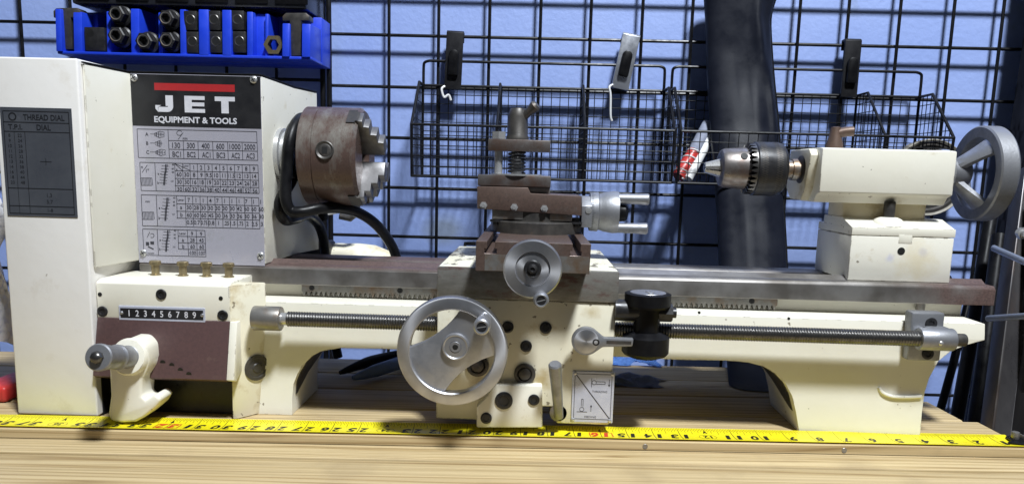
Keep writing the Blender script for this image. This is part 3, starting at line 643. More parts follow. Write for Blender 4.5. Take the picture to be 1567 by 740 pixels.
def gear_icon(x, y, h=78):
    ln(x + 34, y, x + 28, y + h, .05); ln(x + 40, y, x + 34, y + h * .45, .02); ln(x + 28, y + h * .4, x + 24, y + h, .02)
    for k in range(7):
        yy_ = y + 6 + k * h / 7.4; ln(x + 18 - k * 1.5, yy_, x + 46 - k * 1.5, yy_ + 2, .014)
    ln(x + 12, y + h * .45, x + 26, y + h * .5, .014); tx('a', x + 6, y + h * .44, .10); tx('b', x + 5, y + h * .88, .10)
    tx('40', x + 60, y + 2, .07); tx('60', x + 59, y + 17, .07); tx('40', x + 59, y + 30, .07); tx('127', x + 57, y + 64, .06)
def thread_icon(x, y, w_=40, h=28):
    for t in range(9): ln(x + t * w_ / 8, y, x + t * w_ / 8 + 3, y + h, .02)
    ln(x, y, x + w_, y + 1, .018); ln(x, y + h, x + w_, y + h + 1, .018)
# B: threads per inch
grid_table(56, 489, 350, 455, 0, 0, 56); ln(111, 352, 116, 457); ln(184, 355, 188, 460)
for y in (383, 411, 438): hl(y, 184, 490, 184)
xs = [213, 240, 267, 294, 321, 349, 376, 403, 431, 459]
for x in xs: ln(x, 355 + .037 * (x - 184), x + 3, 460 + .037 * (x - 184))
rowsB = [['', '', '1', '2', '3', '4', '5', '6', '7', '8', '9'], ['60', '30', '8', '9', '9.5', '10', '11', '11.5', '12', '13', '14'], ['30', '30', '16', '18', '19', '20', '22', '23', '24', '26', '28'], ['30', '60', '32', '36', '38', '40', '44', '46', '48', '52', '56']]
cb = [199, 227, 254, 281, 308, 335, 363, 390, 418, 446, 474]
for r_i, row in enumerate(rowsB):
    for x, s in zip(cb, row):
        if s: tx(s, x + r_i, 369 + 27.3 * r_i + .037 * (x - 184), .155, min(.26, .1 * len(s) + .02))
ln(184, 356, 213, 383, .02); ln(184, 356, 240, 382, .02); tx('a', 192, 377, .09); tx('Lever', 226, 365, .07)
tx('n', 64, 367, .12); ln(64, 388, 84, 360, .02); tx('1"', 84, 382, .14); thread_icon(60, 408); gear_icon(118, 358)
# C: metric threads
grid_table(61, 490, 471, 588, 0, 0, 61); ln(116, 473, 121, 590); ln(190, 477, 193, 559)
for y in (506, 534, 560): hl(y, 190, 491, 190)
xs = [222, 249, 276, 303, 330, 356, 383, 409, 437, 464]
for x in xs: ln(x, 477 + .037 * (x - 190), x + 3, 589 + .037 * (x - 190))
rowsC = [['Lever', '7', '1', '1', '4', '7', '1', '1', '1', '7', '1', '1'], ['a', '30', '28', '30', '30', '30', '30', '30', '42', '60', '60', '60'], ['b', '60', '60', '60', '45', '30', '36', '30', '36', '30', '36', '30'], ['', '0.5', '0.7', '0.75', '0.8', '1', '1.25', '1.5', '1.75', '2', '2.5', '3']]
cb = [206, 235, 262, 289, 316, 343, 369, 396, 423, 450, 477, 477]
cc_ = [206, 236, 262, 289, 316, 343, 370, 396, 423, 450, 477]
colx = [206] + [235 + i * 26.2 for i in range(11)]
for r_i, row in enumerate(rowsC):
    for x, s in zip(colx, row):
        if s: tx(s, x + r_i, 491 + 28 * r_i + .037 * (x - 190), .085 if s == 'Lever' else .155, min(.25, .09 * len(s) + .03))
tx('mm', 84, 496, .09); thread_icon(66, 536); gear_icon(122, 482, 88)
# D: feeds
grid_table(66, 293, 600, 700, 0, 0, 66); ln(119, 602, 124, 702); ln(195, 604, 197, 677)
for y in (629, 654, 678): hl(y, 195, 294, 195)
for x in (229, 261): ln(x, 605, x + 4, 704)
for r_i, row in enumerate([['Lever', '9', '9'], ['a', '28', '45'], ['b', '60', '60'], ['', '0.005', '0.007']]):
    for x, s in zip((212, 246, 279), row):
        if s: tx(s, x + r_i, 618 + 24.6 * r_i + .037 * (x - 195), .085 if s == 'Lever' else .145, min(.27, .08 * len(s) + .03))
ln(82, 634, 92, 612, .02)
pts = [(100 + 8 * math.cos(a), 626 + 8 * math.sin(a)) for a in [-2.2 + i * .55 for i in range(9)]]
for a, b in zip(pts, pts[1:]): ln(a[0], a[1], b[0], b[1], .02)
rect(bm, 78, 650, 90, 664); rect(bm, 94, 648, 108, 660); ln(86, 668, 106, 678, .05); ln(84, 694, 108, 694, .03); gear_icon(124, 606, 82)
part('chart_print', bm, 'print_dark', sg)
for zx, zy in ((36, 42), (478, 56), (69, 692), (494, 706)):
    c = zq(zx, zy); h_ = part('plate_screw', revolve(BM(), (c.x, SY, c.z), (0, -1, 0), [(-.02, .15), (.03, .14), (.07, .09), (.085, .03)], 18), 'bright_steel', sg)
    b2 = BM(); strip(b2, (c.x - .09, SY - .087, c.z - .05), (c.x + .09, SY - .087, c.z + .05), .03, NN); strip(b2, (c.x - .05, SY - .087, c.z + .09), (c.x + .05, SY - .087, c.z - .09), .03, NN)
    part('slot', b2, 'hole_black', sg)

# ---- quick change gear box
qx0, qx1 = PX_(147, 450, -.25), PX_(351, 460, -.25)
zq1 = PZ_(250, 435, -.25); zqm = PZ_(250, 489, -.25)
qb = part('gearbox', prism([(-.25, zqm), (-.25, zq1), (.05, zq1 + .12), (2.35, zq1 + .12), (2.35, zqm - 2.2), (1.6, zqm - 2.2), (1.2, zqm)], 'x', qx0, qx1, .05), 'cream')
poly = [(qx1 - .02, -.22), (PX_(362, 540, -.1), -.12), (PX_(409, 540, .9), .92), (qx1 - .02, .92)]
part('side_plate', prism(poly, 'z', 0.02, zq1 + .02, .04), 'cream_stained', qb)
zp0 = PZ_(250, 578, -.75)
pnl = prism([(-.28, zqm + .02), (-.28, zqm - .03), (-.78, zp0), (-.55, zp0 - .12), (1.9, zp0 - .12), (1.9, zqm + .02)], 'x', qx0 + .0, qx1 - .01, .03)
pn = part('slanted_panel', pnl, 'maroon_panel')
sd = prism([(-.26, zqm), (-.76, zp0), (-.5, zp0 - .11), (.3, zp0 + .25), (.3, zqm)], 'x', qx1 - .005, qx1 + .28, .03); part('panel_cheek', sd, 'cream', qb)
part('cavity_shade_back', box(qx0, qx1 - .02, .42, .52, 0.03, zp0), 'black_oxide', qb); part('cavity_shade_side', box(qx0 - .06, qx0, -.2, .45, 0.03, zqm), 'black_oxide', qb)  # black plates painted in for the shade under the panel and beside the box
def ypan(z): return -.28 - (zqm - z) / (zqm - zp0) * .5
for px, py in ((236, 551), (249, 554), (263, 558), (276, 565), (289, 571)):
    z = PZ_(px, py, -.65); yy = ypan(z) - .012; part('detent_hole', revolve(BM(), (PX_(px, py, yy), yy, z), (0, 1, .2), [(0, .10), (.03, .085)], 14), 'hole_black', pn)
for px, py, r in ((247, 450, .20), (157, 476, .20), (341, 482, .20)):
    x, z = PX_(px, py, -.25), PZ_(px, py, -.25)
    part('socket_screw', revolve(BM(), (x, -.25, z), (0, -1, 0), [(-.02, r), (.03, r), (.045, r - .02), (.045, r * .55), (.012, r * .5)], 22), 'black_oxide', qb)
for px, py in ((153, 450), (338, 456)): part('pin_hole', revolve(BM(), (PX_(px, py, -.25), -.262, PZ_(px, py, -.25)), (0, 1, 0), [(0, .08), (.04, .07)], 14), 'hole_black', qb)
x0, x1, z0, z1 = R4(182, 469, 314, 491, -.27)
pl = part('number_plate', box(x0, x1, -.285, -.24, z0, z1, .015, 1), 'label_silver')
part('number_field', box(x0 + .07, x1 - .07, -.292, -.26, z0 + .09, z1 - .09), 'sign_black', pl)
bm = BM()
for k in range(9): text(bm, str(k + 1), (x0 + .40 + k * (x1 - x0 - .80) / 8, -.297, (z0 + z1) / 2), U, V, .225, .014, glyph(str(k + 1), .014)[2] * .225 / CAPH * .85)
part('numerals', bm, 'sign_white', pl)
for xx in (x0 + .11, x1 - .11): part('rivet', revolve(BM(), (xx, -.29, (z0 + z1) / 2), (0, -1, 0), [(0, .07), (.025, .055), (.04, .02)], 12), 'aluminium', pl)
# round bearing cap in the right side
cz = PZ_(397, 562, .5); part('bearing_cap', revolve(BM(), ((PX_(362, 540, -.1) + PX_(409, 540, .9)) / 2 + .12, .5, cz), (1, -.9, 0), [(0, .50), (.05, .5), (.06, .38), (.03, .36), (.05, .2), (.09, .16)], 28), 'dark_iron', qb)
# oilers on top of the gear box
for px in (238, 280, 316, 350):
    x = PX_(px, 414, 1.3); b2 = revolve(BM(), (x, 1.3, zq1 + .11), (0, 0, 1), [(0, .2), (.05, .2), (.07, .15), (.40, .15), (.42, .22), (.55, .22), (.58, .18)], 20)
    part('oiler', b2, 'brass', qb)
# selector arm with plunger knob
ax, az = PX_(208, 545, -.9), PZ_(208, 545, -.9)
def pxz(pts, y): return [(PX_(a, b, y), PZ_(a, b, y)) for a, b in pts]
arm = pxz([(178, 560), (181, 535), (192, 520), (207, 514), (222, 515), (234, 526), (238, 545), (234, 562), (228, 572), (226, 600), (233, 606), (247, 597), (256, 605), (249, 616), (230, 632), (217, 639), (196, 640), (180, 637), (176, 628), (180, 600)], -.85)
ar = part('selector_arm', prism(arm, 'y', -1.35, -.3, .13, seg=3), 'cream', qb)
KD = Vector((0, -1, .235)).normalized()
part('arm_collar', revolve(BM(), Vector((ax, -.5, az - .1)), KD, [(0, .68), (.9, .68), (1.0, .62), (1.02, .5)], 36), 'cream', qb)
kn = part('plunger_knob', revolve(BM(), Vector((ax, -1.3, az + .08)), KD, [(-.2, .52), (0, .56), (.02, .44), (.2, .42), (.22, .40), (.75, .40), (.78, .44), (.95, .45), (1.0, .41), (1.05, .39), (1.75, .44), (1.95, .47), (2.05, .47), (2.1, .43), (2.12, .2)], 32), 'cast_aluminium', qb)
part('knob_nut', revolve(BM(), Vector((ax, -1.3, az + .08)) + KD * 2.1, KD, [(0, .22), (.12, .22), (.2, .16), (.24, .06)], 8), 'screw_steel', qb)

# ---- spindle and three jaw chuck
part('spindle_nose', revolve(BM(), (sx1 - .05, YC, ZC), (1, 0, 0), [(0, 1.12), (.25, 1.12), (.3, 1.0), (.9, .98), (.9, .6)], 40), 'bright_steel', hs)
kx0, kx1 = PX_(455, 240, 2.75), PX_(547, 240, 2.9)
xk = kx0 + .60
CR = 2.02
ch = part('lathe_chuck', revolve(BM(), (kx0, YC, ZC), (1, 0, 0), [(0, 1.2), (0, CR - .1), (.05, CR), (.60, CR), (.62, CR - .03), (.64, CR), (kx1 - kx0 - .14, CR), (kx1 - kx0, CR - .14), (kx1 - kx0 + .01, .7), (kx1 - kx0 - .5, .65)], 72), 'chuck_iron', org=(kx0, YC, ZC), angle=28)
def jaw(ang):
    n = Vector((0, math.sin(ang), math.cos(ang))); t = Vector((0, math.cos(ang), -math.sin(ang)))
    # stepped profile in (radius, x)
    pr = [(.35, -.15), (CR - .02, -.15), (CR - .02, .18), (1.72, .18), (1.72, .42), (1.35, .42), (1.35, .68), (.98, .68), (.98, .92), (.35, .92)]
    b = BM(); A, B = [], []
    for sgn, lst in ((-1, A), (1, B)):
        for r_, x_ in pr: lst.append(b.verts.new(Vector((kx1 + x_, YC, ZC)) + n * r_ + t * sgn * .30))
    b.faces.new(A); b.faces.new(B[::-1])
    for i in range(len(pr)): b.faces.new((A[i], B[i], B[(i + 1) % len(pr)], A[(i + 1) % len(pr)]))
    bev(b, .035, 2)
    j = part('jaw', b, 'jaw_steel', ch)
    b = BM(); A, B = [], []      # slot seen in the chuck rim
    return j
for a in (math.radians(62 + 90), math.radians(-38), math.radians(-152)): jaw(a)
for a in (math.radians(-90 + 6), math.radians(36), math.radians(156)):
    n = Vector((0, math.sin(a), math.cos(a))); o = Vector((kx0 + 1.2, YC, ZC)) + n * (CR - .03)
    part('key_socket', revolve(BM(), o, n, [(0, .37), (.06, .37), (.075, .34), (.03, .26), (.045, .22), (.05, .18)], 26), 'dark_iron', ch)
    _, u_, v_ = frame(n); b2 = BM(); c0 = o + n * .062
    b2.faces.new([b2.verts.new(c0 + u_ * a_ * .11 + v_ * b_ * .13) for a_, b_ in ((1, 1), (-1, 1), (-1, -1), (1, -1))])
    part('square_hole', b2, 'hole_black', ch)
for a in (math.radians(62 + 90), math.radians(-38), math.radians(-152)):       # jaw slots in the rim
    n = Vector((0, math.sin(a), math.cos(a))); t = Vector((0, math.cos(a), -math.sin(a)))
    b2 = BM()
    for s0, s1, x0_, x1_ in ((-.42, .42, -.45, -.1), (-.31, .31, -.1, .012)):
        vs = [b2.verts.new(Vector((kx1 + x, YC, ZC)) + n * r_ + t * s) for x in (x0_, x1_) for r_ in (CR - .5, CR + .012) for s in (s0, s1)]
        for f_ in ((0, 1, 3, 2), (4, 6, 7, 5), (0, 4, 5, 1), (2, 3, 7, 6), (0, 2, 6, 4), (1, 5, 7, 3)): b2.faces.new([vs[i] for i in f_])
    part('jaw_slot', b2, 'dark_iron', ch)

# ---- carriage: saddle, apron
SF = -.5
ax0, ax1 = PX_(669, 440, SF), PX_(947, 440, SF)
zs0, zs1 = PZ_(800, 459, SF), PZ_(800, 411, SF)
sadd = part('saddle', box(ax0, ax1, SF, 2.2, zs0, zs1, .05), 'saddle_steel')
part('saddle_wing', merge(box(ax0 + .02, ax0 + 1.6, 2.1, 7.4, ZB + .02, zs1 - .03, .06), box(ax1 - 1.6, ax1 - .02, 2.1, 7.4, ZB + .02, zs1 - .03, .06)), 'saddle_steel', sadd)
part('painted_top', box(ax0 + .06, ax0 + 1.55, SF + .07, 7.2, zs1 - .06, zs1 + .012, .01), 'chipped', sadd); part('painted_top', box(ax1 - 1.3, ax1 - .06, SF + .07, 7.2, zs1 - .06, zs1 + .012, .01), 'chipped', sadd)
part('wiper', tube([(ax0 + .3, 7.4, zs1 - .2), (ax0 + .3, 7.6, zs1 + .1), (ax0 + .8, 7.6, zs1 + .12)], .1, 8), 'rubber', sadd)
AY = -.43
zl0 = PZ_(700, 641, AY); zr0 = PZ_(900, 649, AY)
xp0, xp1 = PX_(729, 600, AY), PX_(838, 600, AY); xq = PX_(853, 600, AY)
apoly = [(ax0 + .0, zs0 - .01), (ax0, zl0), (xp1 - .2, zl0), (xp1 - .2, 1.0), (xq, 1.0), (xq, zr0), (ax1 - .1, zr0), (ax1 - .04, zs0 - .01)]
apr = part('apron', prism(apoly, 'y', AY, 2.1, .07), 'apron_paint')
z0, z1 = PZ_(780, 655, -.25), PZ_(780, 588, -.25)
CPY = -.85
apl = pxz([(729, 654), (729, 622), (742, 610), (758, 588), (830, 590), (830, 654)], CPY)
cp = part('clamp_plate', prism(apl, 'y', CPY, -.3, .06), 'cream')
def sock(px, py, y, r, parent, name='socket_screw', mt='black_oxide'):
    x, z = PX_(px, py, y), PZ_(px, py, y)
    return part(name, revolve(BM(), (x, y, z), (0, -1, 0), [(-.03, r), (.04, r), (.055, r - .025), (.055, r * .62), (.014, r * .58)], 24), mt, parent)
sock(771, 612, CPY, .33, cp); sock(817, 611, CPY, .21, cp); sock(744, 639, CPY, .21, cp)
for px, py in ((777, 500), (835, 501), (805, 529)): sock(px, py, AY, .22, apr)
for px, py, r in ((803, 571, .40), (731, 558, .42)):
    x, z = PX_(px, py, AY), PZ_(px, py, AY)
    part('shaft_boss', revolve(BM(), (x, AY, z), (0, -1, 0), [(-.03, r), (.10, r), (.13, r - .05), (.13, r - .12), (.08, r - .15), (.16, r - .2), (.2, .06)], 26), 'dark_iron', apr)
# feed lever rod
a = PY(855, 634, AY - .2); b = PY(849, 556, AY - 1.2)
part('feed_rod', revolve(BM(), a, b - a, [(-.1, .17), (0, .17), ((b - a).length - .06, .235), ((b - a).length, .19)], 20), 'cast_aluminium', apr)
part('rod_collar', cyl((a.x, AY, a.z), (a.x, AY + .8, a.z), .34, 20, .03), 'old_steel', apr)
# half nut lever
LY = AY - .75
lx, lz = PX_(897, 522, LY), PZ_(897, 522, LY)
tl = [(lx + .52 * math.cos(t), lz + .52 * math.sin(t)) for t in [math.radians(48 + i * 12.5) for i in range(22)]]
e0 = pxz([(922, 531), (968, 530), (970, 518), (924, 516)], LY)
lv = part('half_nut_lever', prism(tl + e0, 'y', LY, LY + .27, .05), 'cast_aluminium')
part('lever_hub', cyl((lx, LY + .2, lz), (lx, AY + .02, lz), .32, 24), 'old_steel', lv)
part('lever_groove', box(*sorted((PX_(928, 524, LY), PX_(966, 524, LY))), LY - .007, LY + .02, PZ_(946, 526, LY), PZ_(946, 521, LY)), 'dark_iron', lv)
part('lever_face', revolve(BM(), (lx, LY - .002, lz), (0, -1, 0), [(0, .44), (.006, .43), (.002, .05), (-.02, .04)], 32), 'turned_aluminium', lv, org=(lx, LY, lz))
part('lever_pin', revolve(BM(), (PX_(912, 523, LY), LY - .002, lz - .02), (0, -1, 0), [(0, .13), (.012, .12), (.008, .07), (-.02, .06)], 16), 'black_oxide', lv)
# label plate with diagram
x0, x1, z0, z1 = R4(875, 568, 939, 646, AY - .05)
lp = part('diagram_plate', box(x0, x1, AY - .06, AY + .02, z0, z1, .015, 1), 'label_silver')
bm = BM(); yy = AY - .066; LWd, LHt = x1 - x0, z1 - z0
def lpq(u, v): return Vector((x0 + u * LWd, yy, z1 - v * LHt))
def l2(u0, v0, u1, v1, wd=.02): strip(bm, lpq(u0, v0), lpq(u1, v1), wd, NN)
for a_ in ((.06, .05, .94, .05), (.94, .05, .94, .93), (.94, .93, .06, .93), (.06, .93, .06, .05)): l2(*a_)
l2(.08, .06, .93, .92, .035)
def ring(u, v, r):
    pts = [lpq(u, v) + Vector((r * math.cos(t), 0, r * math.sin(t))) for t in [i * .524 for i in range(13)]]
    for a_, b_ in zip(pts, pts[1:]): strip(bm, a_, b_, .018, NN)
ring(.52, .21, .08); l2(.46, .13, .46, .30); l2(.57, .19, .78, .19); l2(.57, .24, .78, .24); l2(.78, .19, .78, .24); l2(.88, .14, .88, .27); l2(.86, .24, .88, .28); l2(.90, .24, .88, .28)
ring(.25, .74, .08); l2(.13, .79, .38, .79); l2(.235, .68, .235, .54); l2(.275, .68, .275, .54); l2(.235, .54, .275, .54); l2(.47, .66, .47, .78); l2(.45, .69, .47, .655); l2(.49, .69, .47, .655)
text(bm, 'THREADING', lpq(.66, .385), U, V, .075, 0, LWd * .36); text(bm, 'FEEDING', lpq(.46, .885), U, V, .075, 0, LWd * .28)
part('diagram_print', bm, 'print_dark', lp)
for u, v in ((.06, .04), (.95, .04), (.05, .95), (.93, .95)):
    c = lpq(u, v); part('rivet', revolve(BM(), (c.x, yy + .01, c.z), (0, -1, 0), [(0, .075), (.03, .06), (.05, .02)], 12), 'bright_steel', lp)
# apron handwheel
HY = -2.0
hx, hzz = PX_(692, 537, HY), PZ_(692, 537, HY)
RO = (PZ_(692, 454, HY) - PZ_(692, 620, HY)) / 2; RI = RO * .765
bm = BM(); n = 72
secs = [(RI, .1), (RI, -.14), (RI + .04, -.18), (RO - .09, -.185), (RO - .03, -.15), (RO, -.06), (RO, .26), (RO - .06, .32), (RI + .05, .32), (RI, .25)]
rings = [[bm.verts.new((hx + r * math.cos(2 * math.pi * i / n), HY + .05 + y, hzz + r * math.sin(2 * math.pi * i / n))) for r, y in secs] for i in range(n)]
for i in range(n):
    A, B = rings[i], rings[(i + 1) % n]
    for k in range(len(secs)): bm.faces.new((A[k], A[(k + 1) % len(secs)], B[(k + 1) % len(secs)], B[k]))
hw = part('handwheel', bm, 'turned_aluminium', org=(hx, HY, hzz), label='large apron handwheel with one broad diagonal spoke')
ang = math.radians(38); d = Vector((math.cos(ang), 0, math.sin(ang))); t = Vector((-math.sin(ang), 0, math.cos(ang)))
half = []
for s in (-1, 1):
    row = []
    for k in range(11):
        q_ = -RI - .08 + (2 * RI + .16) * k / 10
        wd = .80 + .36 * (abs(q_) / RI) ** 2
        row.append((q_, wd * s))
    half += row if s < 0 else row[::-1]
bm = BM(); c0 = Vector((hx, HY, hzz))
def spk(y0, y1):
    A = [bm.verts.new(c0 + d * a_ + t * b_ + Vector((0, y0 + .10 * (1 - (abs(a_) / RI)), 0))) for a_, b_ in half]; B = [bm.verts.new(c0 + d * a_ + t * b_ * 1.0 + Vector((0, y1, 0))) for a_, b_ in half]
    bm.faces.new(A); bm.faces.new(B[::-1])
    for i in range(len(half)): bm.faces.new((A[i], B[i], B[(i + 1) % len(half)], A[(i + 1) % len(half)]))
spk(-.02, .32); bev(bm, .05, 2)
part('spoke', bm, 'aluminium', hw)
hc = (PX_(697, 530, HY), HY - .02, PZ_(697, 530, HY))
part('hub', revolve(BM(), (hc[0], HY + .45, hc[2]), (0, -1, 0), [(-1.2, .3), (-.1, .5), (.3, .5), (.52, .46), (.53, .42), (.50, .38), (.51, .22), (.49, .2), (.53, .18), (.53, .1), (.45, .09)], 36), 'aluminium', hw)
part('hub_hole', revolve(BM(), (hc[0], HY - .075, hc[2]), (0, -1, 0), [(0, .1), (.012, .09)], 16), 'hole_black', hw)
gx, gz = PX_(737, 500, HY - 1.6), PZ_(737, 500, HY - 1.6)
part('crank_handle', revolve(BM(), (gx, HY - .1, gz), (0, -1, 0), [(-.1, .2), (0, .24), (.08, .2), (.9, .27), (1.3, .285), (1.5, .27), (1.56, .22), (1.55, .17), (1.5, .165)], 28), 'aluminium', hw)
part('handle_screw', revolve(BM(), (gx, HY - 1.6, gz), (0, -1, 0), [(0, .17), (.03, .165)], 20), 'black_oxide', hw)
b2 = BM(); strip(b2, (gx - .15, HY - 1.634, gz - .03), (gx + .15, HY - 1.634, gz + .03), .03, NN); part('slot', b2, 'bright_steel', hw)
# thread dial
ty_ = -.35; tx_ = PX_(990, 480, ty_)
zc1 = PZ_(990, 452, ty_)
td = part('thread_dial', revolve(BM(), (tx_, ty_, zc1 + .12), (0, 0, -1), [(.0, .76), (.04, .84), (.45, .84), (.55, .74), (.56, .52), (1.45, .46), (1.5, .62), (1.62, .86), (2.2, .86), (2.3, .78), (2.42, .5), (2.45, .2)], 40), 'black_plastic')
part('dial_face', revolve(BM(), (tx_, ty_, zc1 + .11), (0, 0, 1), [(0, .66), (.022, .64), (.024, .1), (.06, .1), (.07, .05)], 36), 'aluminium', td)
part('dial_screw', cyl((tx_ + .02, ty_ - .5, zc1 + .13), (tx_ + .02, ty_ - .5, zc1 + .19), .1, 12, .02), 'bright_steel', td)
zz = PZ_(1020, 478, ty_); part('pivot_bolt', merge(cyl((tx_, ty_, zz), (tx_ + .9, ty_, zz), .34, 8), cyl((tx_ + .85, ty_, zz), (tx_ + 1.05, ty_, zz), .19, 16)), 'black_oxide', td)
part('mount_bolt', cyl((ax1 - .1, ty_, zz + .05), (tx_, ty_, zz + .05), .4, 20), 'black_oxide', td)

# ---- cross slide with T slots
yx = -1.6
def xp(px): return PX_(px, 390, yx)
zb, ztp = zs1 + .02, PZ_(815, 371, yx)
zsl = ztp - .42
poly = [(xp(728), zb), (xp(903), zb), (xp(904), ztp), (xp(888), ztp), (xp(888), zsl + .17), (xp(890), zsl + .17), (xp(890), zsl), (xp(872), zsl), (xp(872), zsl + .17), (xp(876), zsl + .17), (xp(876), ztp), (xp(757), ztp), (xp(757), zsl + .17), (xp(760), zsl + .17), (xp(760), zsl), (xp(741), zsl), (xp(741), zsl + .17), (xp(745), zsl + .17), (xp(745), ztp), (xp(728), ztp)]
cs = part('cross_slide', prism(poly, 'y', yx, 7.6, .012, seg=1), 'maroon')
face = [(a_ + (.0), b_) for a_, b_ in poly]
fpoly = [(xp(742), zb + .02), (xp(902), zb + .02), (xp(902), zsl - .02), (xp(742), zsl - .02)]
part('slide_face', prism(fpoly, 'y', yx - .006, yx + .02), 'old_steel', cs)
part('gib_screw', cyl((xp(903), 3.0, zb + .4), (xp(903) + .2, 3.0, zb + .4), .12, 10), 'black_oxide', cs)
# cross feed dial
DY = -2.5
dx, dz = PX_(815, 412, DY), PZ_(815, 412, DY); DR = (PZ_(815, 367, DY) - PZ_(815, 457, DY)) / 2
cd = part('cross_feed_wheel', revolve(BM(), (dx, DY + .45, dz), (0, -1, 0), [(0, DR - .12), (.04, DR), (.38, DR), (.44, DR - .05), (.45, DR * .6), (.38, DR * .58), (.39, DR * .55), (.40, DR * .28), (.30, .2)], 64), 'turned_aluminium', org=(dx, DY, dz))
part('feed_screw', cyl((dx, DY + .3, dz), (dx, yx + .3, dz), .5, 32, .04), 'old_steel', cd)
part('hub_nut', revolve(BM(), (dx, DY + .1, dz + .02), (0, -1, 0), [(-.05, .30), (.08, .30), (.12, .26), (.12, .17), (.16, .16), (.28, .14), (.3, .08), (.26, .06)], 20), 'black_oxide', cd)
gx, gz = PX_(828, 460, DY - 1.0), PZ_(828, 460, DY - 1.0)
part('crank_handle', revolve(BM(), (gx, DY + .1, gz), (0, -1, 0), [(-.1, .2), (0, .22), (.1, .19), (.7, .25), (.95, .265), (1.06, .24), (1.1, .2), (1.09, .16), (1.04, .15)], 26), 'cast_aluminium', cd)
part('handle_screw', revolve(BM(), (gx, DY - .94, gz), (0, -1, 0), [(0, .16), (.03, .155)], 20), 'black_oxide', cd)
b2 = BM(); strip(b2, (gx - .14, DY - .974, gz - .04), (gx + .14, DY - .974, gz + .04), .03, NN); part('slot', b2, 'bright_steel', cd)
# ---- compound slide
cyc = 3.6; ccx = PX_(820, 350, cyc)
sr = PX_(889, 350, cyc) - ccx
sw = part('swivel_base', revolve(BM(), (ccx, cyc, ztp), (0, 0, 1), [(0, sr), (.44, sr), (.47, sr - .04), (.48, sr * .66), (.95, sr * .66)], 56), 'dark_iron')
zsb = ztp + .95
for px in (761, 880):
    x = PX_(px, 335, 2.6); part('swivel_bolt', merge(cyl((x, 2.7, ztp + .3), (x, 2.7, ztp + .66), .2, 6), cyl((x, 2.7, ztp + .42), (x, 2.7, ztp + .5), .3, 20)), 'black_oxide', sw)
cy0 = 2.35
def cxp(px): return PX_(px, 310, cy0)
zA, zB_, zC_ = PZ_(810, 336, cy0), PZ_(810, 322, cy0), PZ_(760, 286, cy0)
cm = part('compound_slide', prism(pxz([(730, 285), (808, 287), (812, 296), (890, 300), (890, 330), (730, 319)], cy0), 'y', cy0, 4.9, .03), 'maroon')
for it in (0,): pass
part('lower_slide', box(cxp(753), cxp(877), cy0 + .15, 4.7, PZ_(815, 337, cy0), PZ_(815, 324, cy0) + .1, .02), 'old_steel', cm)
part('upper_step', box(cxp(733), cxp(842), cy0 + .9, 4.85, PZ_(790, 296, cy0), PZ_(790, 283, cy0), .02), 'old_steel', cm)
for px, py in ((740, 314), (787, 317), (833, 319)):
    x, z = PX_(px, py, cy0), PZ_(px, py, cy0)
    part('gib_screw', merge(cyl((x, cy0 + .02, z), (x, cy0 - .12, z), .15, 6), cyl((x, cy0, z), (x, cy0 - .2, z), .08, 12)), 'bright_steel', cm)
# compound dial and crank
hy = 3.5; hzc = PZ_(920, 324, hy)
def hxp(px): return PX_(px, 324, hy)
cdx = part('compound_dial', revolve(BM(), (hxp(888), hy, hzc), (1, 0, 0), [(0, .5), (hxp(900) - hxp(888), .55), (hxp(902) - hxp(888), .78), (hxp(914) - hxp(888), .80), (hxp(916) - hxp(888), .74), (hxp(920) - hxp(888), .76), (hxp(924) - hxp(888), .80), (hxp(938) - hxp(888), .86), (hxp(945) - hxp(888), .84), (hxp(946) - hxp(888), .4)], 44), 'cast_aluminium')
bm = BM()
for i in range(60):
    a = 2 * math.pi * i / 60; n_ = Vector((0, math.cos(a), math.sin(a))); r_ = .797
    strip(bm, Vector((hxp(903), hy, hzc)) + n_ * r_, Vector((hxp(909 if i % 5 == 0 else 907), hy, hzc)) + n_ * (r_ + .008), .014, n_)
part('graduations', bm, 'print_dark', cdx, kind='stuff')
bxx = hxp(892); bl = part('dial_block', prism([(hy - .85, hzc - .6), (hy - .85, hzc + .25), (hy - .4, hzc + .62), (hy + .6, hzc + .62), (hy + .6, hzc - .6)], 'x', hxp(888), hxp(904), .03), 'cast_aluminium', cdx)
part('dial_screw', revolve(BM(), (hxp(898), hy - .85, hzc + .08), (0, -1, 0), [(0, .13), (.03, .12), (.04, .05)], 16), 'bright_steel', cdx)
for dzz, dyy in ((.56, -.25), (-.62, -.2)):
    part('crank_handle', revolve(BM(), (hxp(942), hy + dyy, hzc + dzz), (1, 0, 0), [(0, .22), (.1, .2), (.9, .215), (1.25, .235), (1.3, .2), (1.32, .1)], 20), 'cast_aluminium', cdx)
part('crank_nut', revolve(BM(), (hxp(945), hy, hzc), (1, 0, 0), [(0, .34), (.1, .38), (.3, .36), (.4, .26), (.43, .1)], 24), 'black_plastic', cdx)
